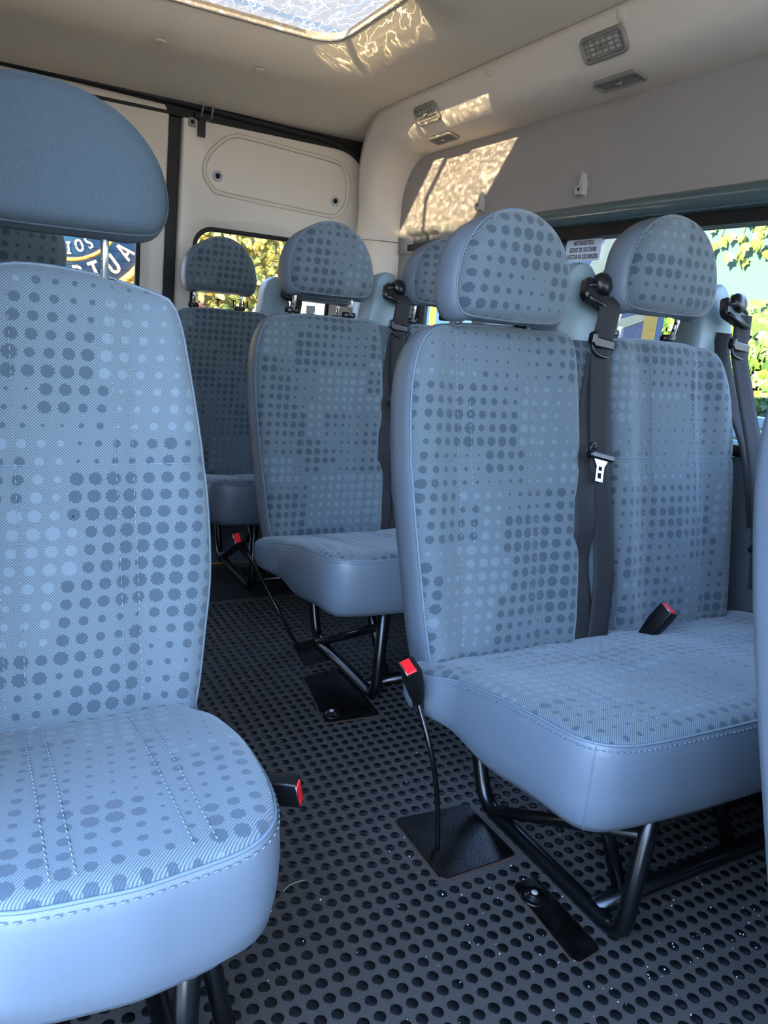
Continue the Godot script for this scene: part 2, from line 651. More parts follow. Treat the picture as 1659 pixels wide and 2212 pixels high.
func headrest(parent: Node3D, org: Vector3, cx: float, y0: float, m: Material, uvoff: Vector2, low: bool, big := 1.0) -> void:
	var pts := PackedVector2Array()
	for p in V2([-0.118, 0.0, -0.143, 0.012, -0.153, 0.045, -0.149, 0.088, -0.135, 0.128, -0.107, 0.167, -0.068, 0.194, -0.024, 0.207, 0.024, 0.207, 0.068, 0.194, 0.107, 0.167, 0.135, 0.128, 0.149, 0.088, 0.153, 0.045, 0.143, 0.012, 0.118, 0.0, 0.04, -0.004, -0.04, -0.004]):
		pts.append(Vector2(cx + p.x * (1.17 if big > 1.0 else 0.875), p.y * (0.91 if big > 1.0 else 0.965)))
	var o := resample2(ccw(catmull2(pts, 8)), 96)
	var z0 := -1.205 - (y0 - 1.02) * 0.18
	var xf := func(u: float, v: float, w: float) -> Vector3: return Vector3(u, y0 + v * 0.995 + w * 0.08, z0 - v * 0.10 + w)
	var fr := func(u: float, v: float) -> float: return 0.022 - 0.5 * pow(u - cx, 2.0) - 0.45 * pow(v - 0.09, 2.0)
	var band := [[0.006, 0.06], [0.013, 0.2], [0.0175, 0.45], [0.014, 0.7], [-0.002, 0.9], [-0.03, 1.0]]
	var d := pad(o, xf, fr, 0.026, band, func(_u: float, _v: float) -> float: return -0.10, uvoff, 14, 0.74, null, func(u: float, _v: float) -> float: return 0.2 + (0.8 if big == 1.0 else 0.15) * smoothstep(0.07, 0.125, absf(u - cx)))
	var h := ob("headrest", d.front, m, parent, -org)
	ob("side_panel", d.band, M["vinyl"] if m != M["plain fabric"] else m, h)
	ob("piping", MB.new().tube(d.seam, 0.0022 if m != M["plain fabric"] else 0.0016, 6, true).done(), M["piping"] if m != M["plain fabric"] else m, h)
	var zb := z0 - 0.06
	var under := MB.new()
	under.box(Vector3(cx, y0 - 0.003, zb), Vector3(0.21, 0.012, 0.05), Basis(), 0.004)
	ob("under_cover", under.done(), M["black plastic"], h)
	for s in [-0.095, 0.095]:
		var yb := 0.985
		ob("post", MB.new().tube(PackedVector3Array([Vector3(cx + s, yb, -1.300), Vector3(cx + s, y0 + 0.02, zb)]), 0.0062, 12).done(), M["post steel"], h)
		var nt := MB.new()
		if not low:
			for q in 3:
				nt.box(Vector3(cx + s - 0.0055, yb + 0.03 + q * 0.017, lerpf(-1.300, zb, (0.03 + q * 0.017) / maxf(0.05, y0 + 0.02 - yb)) + 0.003), Vector3(0.004, 0.006, 0.008))
			ob("post_notch", nt.done(), M["black plastic"], h)
		var col := MB.new()
		col.lathe(V2([0.0, 0.0, 0.017, 0.0, 0.019, 0.003, 0.019, 0.012, 0.016, 0.016, 0.0, 0.0165]), Transform3D(Basis.from_scale(Vector3(1.25, 1, 0.8)), Vector3(cx + s, 1.006, -1.302)), 18)
		ob("post_collar", col.done(), M["black plastic"], h)

func cushion(parent: Node3D, org: Vector3, o: PackedVector2Array, ybot: float, front: Callable, uvoff: Vector2, stitch: Array, insk: Callable, corner: Array) -> void:
	# (u, v) = (x, -z); the top plane rises 0.15 per metre towards the front
	var xf := func(u: float, v: float, w: float) -> Vector3: return Vector3(u, 0.355 + (1.13 - v) * 0.15 + w, -v)
	var sag := 0.024 if ybot > 0.25 else 0.0
	var wb := func(_u: float, v: float) -> float: return ybot - sag * exp(-pow((v - 0.94) / 0.11, 2.0)) - (0.355 + (1.13 - v) * 0.15)
	var band := [[0.004, 0.03], [0.008, 0.14], [0.010, 0.35], [0.008, 0.65], [0.002, 0.86], [-0.010, 0.97], [-0.024, 1.0]]
	var d := pad(o, xf, front, 0.018, band, wb, uvoff, 18, 0.82, insk)
	var c := ob("seat_cushion", d.front, M["dotted fabric"], parent, -org)
	ob("cushion_border", d.band, M["vinyl"], c)
	ob("piping", MB.new().tube(d.seam, 0.0024, 6, true).done(), M["piping"], c)
	var low := PackedVector3Array()
	var cc := Vector3.ZERO
	for p in d.seam:
		cc += p / d.seam.size()
	for p in d.seam:
		var h := Vector3(p.x - cc.x, 0, p.z - cc.z).normalized()
		low.append(p + h * 0.0055 + Vector3(0, -0.0075, 0))
	tag(ob("stitching", seam_stitches(low, Vector3.ZERO), M["vinyl thread"], c), "", "", "", "stuff")
	if stitch.size():
		tag(ob("stitching", dashes(stitch, xf, front, 0.70, 1.10), M["thread"], c), "", "", "", "stuff")
	for q in corner:
		var i0 := 0
		for i in o.size():
			if o[i].distance_to(q) < o[i0].distance_to(q):
				i0 = i
		var t := (o[(i0 + 1) % o.size()] - o[i0 - 1]).normalized()
		var nn := Vector2(t.y, -t.x)
		var path := PackedVector3Array()
		var ws: float = front.call(o[i0].x, o[i0].y) - 0.018
		for b in band:
			var qq: Vector2 = o[i0] + nn * (b[0] * (insk.call(o[i0].x, o[i0].y) if b[0] < 0.0 else 1.0) + 0.0002)
			path.append(xf.call(qq.x, qq.y, lerpf(ws, wb.call(qq.x, qq.y), b[1])))
		ob("corner_seam", MB.new().tube(path, 0.0011, 5).done(), M["piping"], c)

func seat_frame(parent: Node3D, org: Vector3, xs: Array, x0: float, x1: float, zf := -0.702) -> void:
	var f := ob("floor_frame", MB.new().tube(PackedVector3Array([Vector3(x0, 0.024, -0.775), Vector3(x1, 0.024, -0.775)]), 0.0165, 12, false, 0.014).done(), M["black tube"], parent, -org)
	ob("cross_tube", MB.new().tube(PackedVector3Array([Vector3(x0, 0.262, -1.10), Vector3(x1, 0.262, -1.10)]), 0.014, 10).done(), M["black tube"], f)
	for x in xs:
		var p := bent([Vector3(x, 0.28, -1.185), Vector3(x, 0.10, -1.137), Vector3(x, 0.018, -1.10), Vector3(x, 0.016, zf - 0.006), Vector3(x, 0.27, zf + 0.008)], 0.042, 6)
		ob("skid", MB.new().tube(p, 0.0158, 14).done(), M["black tube"], f)
		ob("brace", MB.new().tube(PackedVector3Array([Vector3(x, 0.018, -1.075), Vector3(x, 0.222, zf)]), 0.0165, 10, false, 0.011).done(), M["black tube"], f)
	for x in [x0 + 0.07, x1 - 0.30]:
		ob("strut", MB.new().tube(PackedVector3Array([Vector3(x, 0.03, -0.785), Vector3(x - 0.04, 0.26, -0.86)]), 0.0135, 10).done(), M["black tube"], f)

# half outlines of a backrest: gangway side on the left (measured), straighter shoulder on the right
func back_outline(mirror: float, shoulder: bool) -> PackedVector2Array:
	var l := [-0.15, -0.03, -0.178, 0.0, -0.198, 0.20, -0.209, 0.38, -0.205, 0.52, -0.185, 0.605, -0.148, 0.648, -0.07, 0.662, 0.06, 0.664]
	var r := [0.176, 0.658, 0.202, 0.635, 0.210, 0.56, 0.211, 0.38, 0.205, 0.20, 0.188, 0.0, 0.15, -0.03]
	if not shoulder:
		r = [0.06, 0.686, 0.14, 0.664, 0.170, 0.634, 0.188, 0.53, 0.206, 0.36, 0.208, 0.22, 0.196, 0.12, 0.176, 0.0, 0.15, -0.03]
		l = [-0.15, -0.03, -0.176, 0.0, -0.196, 0.12, -0.208, 0.22, -0.206, 0.36, -0.188, 0.53, -0.170, 0.634, -0.14, 0.664, -0.06, 0.692]
	var o := PackedVector2Array()
	for p in V2(l + r):
		o.append(Vector2(p.x * mirror, p.y))
	return o

func bench(dz: float, lifts: Array, uvs: Vector2, label: String, dx := 0.0) -> Node3D:
	var org := Vector3(1.225, 0, -0.93)
	var t := thing("bench_seat", org + Vector3(dx, 0, dz), label, "bench seat", "double bench seats along the right wall")
	# cushion
	var half := V2([0.764, 1.165, 0.768, 1.02, 0.768, 0.88, 0.768, 0.79, 0.771, 0.73, 0.785, 0.697, 0.820, 0.677, 0.902, 0.665, 1.05, 0.656])
	var o2 := PackedVector2Array()
	for p in half:
		o2.append(p)
	o2.append(Vector2(1.225, 0.653))
	for i in range(half.size() - 1, -1, -1):
		o2.append(Vector2(2.47 - half[i].x, half[i].y))
	o2.append(Vector2(1.235, 1.175))
	var oc := resample2(ccw(catmull2(o2, 10)), 150)
	var fr := func(u: float, v: float) -> float:
		var a := minf(absf(u - 0.98), absf(u - 1.47))
		return 0.013 * (1.0 - smoothstep(0.66, 0.95, v)) + 0.016 * (1.0 - smoothstep(0.0, 0.24, absf(v - 0.90))) * (0.5 + 0.5 * smoothstep(0.02, 0.2, a)) + 0.006 * smoothstep(0.12, 0.22, a)
	var ik := func(u: float, v: float) -> float: return 1.0 + 0.0 * v
	cushion(t, org, oc, 0.262, fr, uvs, [0.885, 0.91, 1.055, 1.08], ik, [Vector2(0.789, 0.692)])
	# backrests
	backrest(t, org, 0.95, back_outline(1.0, true), uvs + Vector2(0.31, 0.17))
	backrest(t, org, 1.46, back_outline(-1.0, true), uvs + Vector2(0.63, 0.42))
	var mid := resample2(ccw(rrect(1.14, -0.03, 1.27, 0.652, 0.012)), 90)
	var d := pad(mid, back_xf, func(_u: float, _v: float) -> float: return -0.012, 0.006, [[0.0, 0.1], [0.0, 0.9], [-0.01, 1.0]], func(_u: float, _v: float) -> float: return -0.10, uvs + Vector2(0.12, 0.7), 6, 0.95)
	var b := ob("backrest_centre", d.front, M["dotted fabric"], t, -org)
	ob("side_panel", d.band, M["vinyl"], b)
	# belt pylons behind the shoulders
	for px in [1.205, 1.655]:
		var w := 0.064
		var prof := V2([-w - 0.012, 0.0, -w, 0.06, -w * 0.86, 0.11, -w * 0.66, 0.148, -w * 0.34, 0.168, 0.0, 0.174, w * 0.34, 0.168, w * 0.66, 0.148, w * 0.86, 0.11, w, 0.06, w + 0.012, 0.0])
		var x := Transform3D(Basis(Vector3.RIGHT, -0.12), Vector3(px, 0.985, -1.345))
		var mb := MB.new()
		var fronts: Array = []
		for e in [[0.92, -0.045], [1.0, -0.035], [1.0, 0.02], [0.93, 0.037], [0.80, 0.043]]:
			var r := PackedVector3Array()
			for p in prof:
				r.append(x * Vector3(p.x * e[0], p.y * (1.0 if e[0] == 1.0 else 0.965), e[1]))
			fronts.append(r)
		mb.grid(fronts)
		var fl := PackedVector3Array()
		var bl := PackedVector3Array()
		var n := prof.size()
		for side in [0, fronts.size() - 1]:
			var r: PackedVector3Array = fronts[side]
			for i in n / 2:
				mb.quad(r[i], r[i + 1], r[n - 2 - i], r[n - 1 - i])
		ob("belt_pylon", mb.done(), M["pylon plastic"], t, -org)
	headrest(t, org, 0.945 + (0.02 if dz < -0.5 and dz > -1.5 else 0.0), 1.022 + lifts[0], M["dotted fabric"], uvs + Vector2(0.2, 0.55), lifts[0] < 0.02)
	headrest(t, org, 1.383, 1.022 + lifts[1], M["dotted fabric"], uvs + Vector2(0.77, 0.05), lifts[1] < 0.02)
	seat_frame(t, org, [0.93, 1.55], 0.93, 1.60)
	return t

func single(dz: float, dx: float, lift: float, hm: String, uvs: Vector2, label: String) -> Node3D:
	var org := Vector3(0.137 + dx, 0, -0.93)
	var t := thing("single_seat", org + Vector3(0, 0, dz), label, "seat", "single seats on the door side")
	var at := Vector3(0.137, 0, -0.93)
	var half := V2([0.288, 1.165, 0.306, 1.10, 0.325, 1.05, 0.332, 0.957, 0.329, 0.87, 0.322, 0.798, 0.309, 0.745, 0.293, 0.716, 0.268, 0.697, 0.234, 0.688, 0.181, 0.681])
	var o2 := PackedVector2Array()
	for p in half:
		o2.append(p)
	o2.append(Vector2(0.137, 0.677))
	for i in range(half.size() - 1, -1, -1):
		o2.append(Vector2(0.274 - half[i].x, half[i].y))
	o2.append(Vector2(0.137, 1.17))
	var oc := resample2(ccw(catmull2(o2, 8)), 130)
	var fr := func(u: float, v: float) -> float:
		var a := absf(u - 0.137)
		return 0.012 * (1.0 - smoothstep(0.0, 0.26, absf(v - 0.92))) + 0.007 * smoothstep(0.10, 0.18, a)
	var ik := func(u: float, v: float) -> float: return 1.0 + 2.0 * smoothstep(0.08, 0.17, absf(u - 0.137))
	cushion(t, at, oc, 0.245, fr, uvs, [0.055, 0.08, 0.20, 0.225], ik, [])
	backrest(t, at, 0.137, back_outline(1.0, false), uvs + Vector2(0.4, 0.3))
	headrest(t, at, 0.105, 1.022 + lift, M[hm], uvs + Vector2(0.1, 0.8), false, 1.07 if dz > -0.1 else 1.0)
	seat_frame(t, at, [0.207, 0.0], 0.207, -0.04, -0.745)
	var cap := MB.new()
	cap.lathe(V2([0.0, 0.0, 0.0205, 0.0, 0.0235, 0.004, 0.028, 0.022, 0.036, 0.045]), Transform3D(Basis(), Vector3(0.207, 0.222, -0.739)), 18)
	ob("leg_cap", cap.done(), M["vinyl"], t, -at)
	return t

# ------------------------------------------------------------------ belts and buckles
func strap(pts: Array, per := 8) -> PackedVector3Array:
	return curve3(pts, per)

func belt(dz: float, px: float, lean: float, label: String, full: bool) -> Node3D:
	var org := Vector3(px + 0.02, 1.09, -1.285)
	var t := thing("seat_belt", org + Vector3(0, 0, dz), label, "seat belt", "three-point belts on the bench seats")
	var f := func(x: float, v: float, w: float) -> Vector3: return back_xf(x, v, w)
	var a: Array
	var b: Array
	if full:
		a = [Vector3(px + 0.026, 1.088, -1.262), Vector3(px + 0.024, 1.058, -1.247), f.call(px + 0.016, 0.63, 0.016), f.call(px + 0.008, 0.5, 0.017), f.call(px + 0.004, 0.38, 0.019), f.call(px + 0.006, 0.19, 0.022), f.call(px + 0.002, 0.10, 0.022), f.call(px - 0.012, -0.02, 0.012), f.call(px - 0.014, -0.05, 0.0)]
		b = [f.call(px + 0.012, 0.62, 0.008), f.call(px - 0.014, 0.5, 0.006), f.call(px - 0.034, 0.38, 0.010), f.call(px - 0.045, 0.25, 0.020), f.call(px - 0.050, 0.17, 0.006), f.call(px - 0.046, 0.08, 0.008), f.call(px - 0.033, -0.02, 0.004), f.call(px - 0.033, -0.05, -0.004)]
	else:
		a = [Vector3(1.682, 1.085, -1.262), Vector3(1.690, 1.050, -1.265), Vector3(1.688, 0.990, -1.258), Vector3(1.695, 0.87, -1.215), Vector3(1.680, 0.752, -1.155), Vector3(1.668, 0.60, -1.10), Vector3(1.66, 0.44, -1.07)]
		b = [Vector3(1.672, 1.04, -1.30), Vector3(1.676, 0.985, -1.298), Vector3(1.705, 0.867, -1.262), Vector3(1.700, 0.75, -1.188), Vector3(1.680, 0.58, -1.12)]
	var pa := strap(a)
	var pb := strap(b)
	var aa := PackedVector3Array()
	for i in pa.size():
		aa.append(Vector3(1, 0, 0.26))
	var ab := PackedVector3Array()
	for i in pb.size():
		ab.append(Vector3(1, 0, 0.16))
	var w := ob("webbing", MB.new().ribbon(pa, aa, 0.049, 0.0014).done(), M["webbing"], t, -org)
	ob("rear_webbing", MB.new().ribbon(pb, ab, 0.049, 0.0014).done(), M["webbing"], t, -org)
	# swivelling guide with its bolt cover
	var g := MB.new()
	var gx := Transform3D(Basis(Vector3(0, 0, 1), -0.32) * Basis(Vector3(1, 0, 0), -0.35) * Basis.from_scale(Vector3.ONE * 1.22), Vector3(px + 0.016, 1.092, -1.278))
	g.prism(rrect(-0.040, -0.026, 0.040, 0.018, 0.013), -0.007, 0.009, gx, 0.004)
	g.tube(P3([gx * Vector3(-0.034, -0.024, 0.010), gx * Vector3(0.034, -0.024, 0.010)]), 0.006, 10)
	g.tube(P3([gx * Vector3(-0.036, -0.002, 0.008), gx * Vector3(-0.010, 0.010, 0.012), gx * Vector3(0.030, 0.006, 0.008)]), 0.005, 8)
	var gu := ob("belt_guide", g.done(), M["black plastic"], t, -org)
	var cap := MB.new().lathe(V2([0.020, 0.0, 0.020, 0.010, 0.016, 0.016, 0.008, 0.019, 0.0, 0.0195]), gx * Transform3D(Basis(Vector3(1, 0, 0), PI / 2), Vector3(-0.004, 0.014, 0.004)), 20)
	ob("bolt_cover", cap.done(), M["black plastic"], gu)
	# comfort clip
	var c0: Vector3 = pa[pa.size() * 2 / 8 - 1] if full else pa[14]
	var cx := Transform3D(Basis(Vector3(0, 0, 1), -0.10), c0)
	var c := MB.new()
	c.prism(V2([-0.036, 0.014, -0.036, -0.004, -0.026, -0.012, 0.030, -0.012, 0.030, 0.008, -0.022, 0.010, -0.028, 0.020]), -0.006, 0.010, cx, 0.003)
	c.tube(bent([cx * Vector3(-0.032, -0.006, 0.004), cx * Vector3(-0.026, -0.024, 0.006), cx * Vector3(0.004, -0.031, 0.008), cx * Vector3(0.030, -0.026, 0.006), cx * Vector3(0.031, -0.006, 0.004)], 0.012), 0.0036, 8)
	ob("comfort_clip", c.done(), M["black plastic"], t, -org)
	# tongue
	var tx := Transform3D(Basis(Vector3(0, 0, 1), -0.20) * Basis(Vector3(1, 0, 0), -REC), f.call(px + 0.001, 0.395, 0.024) if full else pa[pa.size() - 6])
	var k := MB.new()
	k.prism(rrect(-0.036, -0.007, 0.036, 0.007, 0.006), -0.007, 0.009, tx, 0.003)
	k.tube(bent([tx * Vector3(-0.033, 0.004, 0.0), tx * Vector3(-0.034, 0.022, 0.0), tx * Vector3(-0.020, 0.026, 0.0), tx * Vector3(-0.022, 0.012, 0.0)], 0.008), 0.003, 8)
	var tg := ob("tongue", k.done(), M["black plastic"], t, -org)
	var s := MB.new()
	for e in [[-0.0105, -0.0045], [0.0060, 0.0125]]:
		s.prism(V2([e[0], -0.020, e[1], -0.020, e[1], -0.055, e[0], -0.055]), 0.0, 0.0022, tx)
	s.prism(V2([-0.022, -0.006, 0.022, -0.006, 0.0125, -0.022, -0.0105, -0.022]), 0.0, 0.0022, tx)
	s.prism(V2([-0.0045, -0.031, 0.006, -0.031, 0.006, -0.036, -0.0045, -0.036]), 0.0, 0.0022, tx)
	s.prism(V2([-0.0105, -0.048, 0.0125, -0.048, 0.0095, -0.055, -0.0080, -0.055]), 0.0, 0.0022, tx)
	ob("latch_plate", s.done(), M["steel"], tg)
	return t

# housing from its lower end a to its mouth b; face is the way the button side looks
func buckle(a: Vector3, b: Vector3, face: Vector3, label: String, cable: Array, wide := 0.032, deep := 0.021) -> Node3D:
	var t := thing("belt_buckle", a, label, "belt buckle", "seat belt buckles with red buttons")
	var y := (b - a).normalized()
	var z := (face - y * face.dot(y)).normalized()
	var x := y.cross(z)
	var l := a.distance_to(b)
	var xf := Transform3D(Basis(x, y, z), Vector3.ZERO)
	var h := MB.new()
	var rows: Array = []
	for e in [[0.62, 0.0], [0.72, 0.06], [0.80, 0.2], [1.0, 0.55], [1.0, 0.96], [0.94, 1.0]]:
		var r := PackedVector3Array()
		for p in rrect(-wide / 2 * e[0], -deep / 2 * e[0], wide / 2 * e[0], deep / 2 * e[0], 0.004, 3):
			r.append(xf * Vector3(p.x, e[1] * l, p.y))
		rows.append(r)
	h.grid(rows, [], true)
	h.poly(rrect(-wide / 2 * 0.62, -deep / 2 * 0.62, wide / 2 * 0.62, deep / 2 * 0.62, 0.003, 3), xf * Transform3D(Basis(Vector3.RIGHT, Vector3(0, 0, 1), Vector3(0, -1, 0)), Vector3.ZERO), 0.0, false)
	h.poly(rrect(-wide / 2 * 0.94, -deep / 2 * 0.94, wide / 2 * 0.94, deep / 2 * 0.94, 0.003, 3), xf * Transform3D(Basis(Vector3.RIGHT, Vector3(0, 0, 1), Vector3(0, -1, 0)), Vector3(0, l, 0)), 0.0, true)
	var hs := ob("housing", h.done(), M["black plastic"], t)
	var bt := MB.new()
	bt.box(xf * Vector3(0, l + 0.0005, deep * 0.12), Vector3(wide * 0.84, 0.004, deep * 0.60), Basis(x, y, z), 0.0012)
	ob("release_button", bt.done(), M["red plastic"], hs)
	var rim := MB.new()
	rim.tube(PackedVector3Array([xf * Vector3(-wide * 0.44, l, deep * 0.45), xf * Vector3(wide * 0.44, l, deep * 0.45)]), 0.0014, 6)
	ob("mouth_rim", rim.done(), M["steel"], hs)
	if cable.size():
		var p: Array = [Vector3(0, 0, 0)]
		for q in cable:
			p.append(q - a)
		ob("stalk", MB.new().tube(curve3(p, 10), 0.0052, 10).done(), M["black tube"], t)
		var sp := MB.new()
		for k in 5:
			sp.lathe(V2([0.009, -0.0012, 0.0105, 0.0, 0.009, 0.0012]), Transform3D(Basis(x, y, z), -y * (0.004 + k * 0.005)), 14)
		ob("strain_relief", sp.done(), M["black plastic"], t)
	return t

# ------------------------------------------------------------------ the van body
func ray_out(c: Vector2, a: float, poly: PackedVector2Array) -> Vector2:
	var d := Vector2(cos(a), sin(a)) * 50.0
	var best := c
	var bl := -1.0
	var n := poly.size()
	for i in n:
		var h: Variant = Geometry2D.segment_intersects_segment(c, c + d, poly[i], poly[(i + 1) % n])
		if h != null:
			var l := c.distance_to(h)
			if l > bl:
				bl = l
				best = h
	return best

func angles(c: Vector2, poly: PackedVector2Array, n: int) -> Array:
	var a: Array = []
	for k in n:
		a.append(-PI + TAU * k / n + 0.0013)
	for p in poly:
		a.append((p - c).angle())
	a.sort()
	return a

const LEAN := 0.12
func dz(y: float) -> float:
	return (y - 1.42) * LEAN

func door_leaf(called: String, outline: PackedVector2Array, win: PackedVector2Array, label: String) -> MeshInstance3D:
	var c := Vector2.ZERO
	for p in win:
		c += p / win.size()
	var an := angles(c, outline, 150)
	var rows: Array = []
	for e in [[0, 0.0, -0.030], [0, 0.006, -0.022], [0, 0.014, -0.018], [0, 0.024, -0.013], [0, 0.036, -0.006], [0, 0.046, -0.002], [0, 0.056, 0.0], [1, 0.016, 0.0], [1, 0.006, -0.002], [1, 0.0, -0.009], [1, 0.0, -0.042]]:
		var r := PackedVector3Array()
		for a in an:
			var base := ray_out(c, a, win if e[0] == 0 else outline)
			var dir: Vector2 = (base - c).normalized()
			var q: Vector2 = base + dir * (e[1] if e[0] == 0 else -e[1])
			r.append(Vector3(q.x, q.y, -3.36 + e[2] + dz(q.y)))
		rows.append(r)
	var d := struct(called, MB.new().grid(rows, [], true).done(), M["door paint"], label)
	var gp := PackedVector3Array()
	for p in win:
		gp.append(Vector3(p.x, p.y, -3.384 + dz(p.y)))
	ob("window_gasket", MB.new().tube(gp, 0.011, 8, true).done(), M["seal"], d)
	var g := MB.new()
	var sx := Transform3D(Basis(Vector3.RIGHT, Vector3(0, 1, LEAN), Vector3(0, 0, 1)), Vector3(0, 0, -3.386 - 1.42 * LEAN))
	g.prism(win, -0.002, 0.002, sx)
	var pane := ob("window_pane", g.done(), M["glass"], d)
	var r2 := Rect2(win[0], Vector2.ZERO)
	for p in win:
		r2 = r2.expand(p)
	for k in 11:
		var y := r2.position.y + 0.05 + k * 0.036
		if y < r2.end.y - 0.02:
			ob("heater_line", MB.new().tube(PackedVector3Array([Vector3(r2.position.x + 0.02, y, -3.381 + dz(y)), Vector3(r2.end.x - 0.02, y, -3.381 + dz(y))]), 0.0009, 5).done(), M["heater line"], pane)
	return d

func rear_wall() -> void:
	var y0 := 0.02
	var out1 := PackedVector2Array([Vector2(-0.14, y0), Vector2(0.752, y0), Vector2(0.752, 1.752), Vector2(0.748, 1.768), Vector2(0.735, 1.776), Vector2(0.3, 1.79), Vector2(-0.14, 1.79)])
	door_leaf("door_1", out1, rrect(0.03, 0.90, 0.648, 1.335, 0.06), "left rear door leaf of painted steel behind the single seats")
	var out2 := PackedVector2Array([Vector2(0.806, y0), Vector2(1.66, y0), Vector2(1.66, 1.58), Vector2(1.645, 1.66), Vector2(1.61, 1.71), Vector2(1.55, 1.735), Vector2(1.47, 1.746), Vector2(0.83, 1.766), Vector2(0.812, 1.760), Vector2(0.806, 1.742)])
	var d := door_leaf("door_2", out2, rrect(0.882, 0.90, 1.53, 1.338, 0.075), "right rear door leaf of painted steel with an embossed panel above its window")
	var pane := d.get_node("window_pane")
	for q in [["T", 1.000], ["T", 1.072], ["U", 1.128]]:
		var o := letter(pane, q[0], 0.046, M["ink"], "letter")
		o.position = Vector3(q[1], 1.035, -3.383 + dz(1.035))
	# embossed inset panel
	var pp := V2([0.985, 1.694, 1.035, 1.712, 1.08, 1.712, 1.47, 1.690, 1.53, 1.665, 1.558, 1.615, 1.562, 1.53, 1.54, 1.485, 1.505, 1.462, 1.45, 1.460, 0.99, 1.480, 0.94, 1.497, 0.905, 1.535, 0.900, 1.580, 0.925, 1.635])
	var o := resample2(ccw(catmull2(pp, 6)), 90)
	var sx := Transform3D(Basis(Vector3.RIGHT, Vector3(0, 1, LEAN), Vector3(0, 0, 1)), Vector3(0, 0, -3.36 - 1.42 * LEAN))
	var ridge := PackedVector3Array()
	for q in o:
		ridge.append(sx * Vector3(q.x, q.y, 0.0005))
	var e := ob("embossed_panel", MB.new().tube(ridge, 0.0085, 8, true).done(), M["door paint"], d)
	var g := MB.new()
	g.prism(MB.inset(o, 0.009), -0.001, 0.0045, sx, 0.003)
	ob("inset_plate", g.done(), M["door paint"], e)
	for p in [Vector2(0.957, 1.545), Vector2(1.502, 1.526)]:
		var x := sx * Transform3D(Basis(Vector3.RIGHT, PI / 2), Vector3(p.x, p.y, 0.0065))
		var r := ob("grommet", MB.new().lathe(V2([0.011, -0.002, 0.011, 0.004, 0.014, 0.006, 0.020, 0.005, 0.022, 0.0]), x, 24).done(), M["white paint"], d)
		ob("grommet_hole", MB.new().lathe(V2([0.0, 0.002, 0.0105, 0.002]), x, 20).done(), M["dark void"], r)
	# swage line below the window rail at the hinge side
	ob("crease", MB.new().tube(P3([sx * Vector3(0.808, 1.20, 0), sx * Vector3(0.842, 1.20, 0)]), 0.002, 6).done(), M["door paint"], d)
	# black rubber around and between the leaves
	var s := MB.new()
	s.box(Vector3(0.78, 0.9, -3.40 + dz(0.9)), Vector3(0.16, 1.9, 0.02), Basis(Vector3.RIGHT, -atan(LEAN) * -1.0))
	s.box(Vector3(0.8, 1.815, -3.345), Vector3(2.0, 0.15, 0.05))
	s.box(Vector3(1.73, 0.9, -3.41 + dz(0.9)), Vector3(0.2, 1.9, 0.03), Basis(Vector3.RIGHT, atan(LEAN)))
	s.box(Vector3(1.66, 1.72, -3.36), Vector3(0.24, 0.18, 0.04))
	s.box(Vector3(0.8, 0.0, -3.53), Vector3(2.0, 0.1, 0.03))
	struct("trim_1", s.done(), M["seal"])
	var so := MB.new()
	so.tube(bent([Vector3(-0.14, 1.800, -3.306), Vector3(0.8, 1.787, -3.306), Vector3(1.50, 1.764, -3.310), Vector3(1.64, 1.70, -3.322), Vector3(1.675, 1.50, -3.345)], 0.12, 6), 0.014, 8)
	struct("trim_2", so.done(), M["seal"])
	# latch at the top corner of the right leaf
	var t := thing("door_latch", Vector3(0.875, 1.76, -3.315), "small black latch with two rods at the top corner of the right rear door", "latch")
	var at := Vector3(0.875, 1.76, -3.315)
	var b := MB.new()
	b.box(Vector3(0.882, 1.752, -3.306), Vector3(0.074, 0.022, 0.024), Basis(), 0.003)
	b.box(Vector3(0.878, 1.715, -3.310), Vector3(0.030, 0.075, 0.014), Basis(), 0.002)
	ob("bracket", b.done(), M["black plastic"], t, -at)
	for x in [0.872, 0.912]:
		ob("rod", MB.new().tube(P3([Vector3(x, 1.745, -3.298), Vector3(x, 1.815, -3.25)]), 0.0042, 8).done(), M["grey trim"], t, -at)
	var k := MB.new()
	k.box(Vector3(0.842, 1.728, -3.318), Vector3(0.030, 0.034, 0.006), Basis(), 0.002)
	var kp := ob("catch_plate", k.done(), M["grey trim"], t, -at)
	ob("catch_hole", MB.new().lathe(V2([0.0, 0.0, 0.008, 0.0]), Transform3D(Basis(Vector3.RIGHT, PI / 2), Vector3(0.842, 1.728, -3.3145)), 16).done(), M["dark void"], kp)


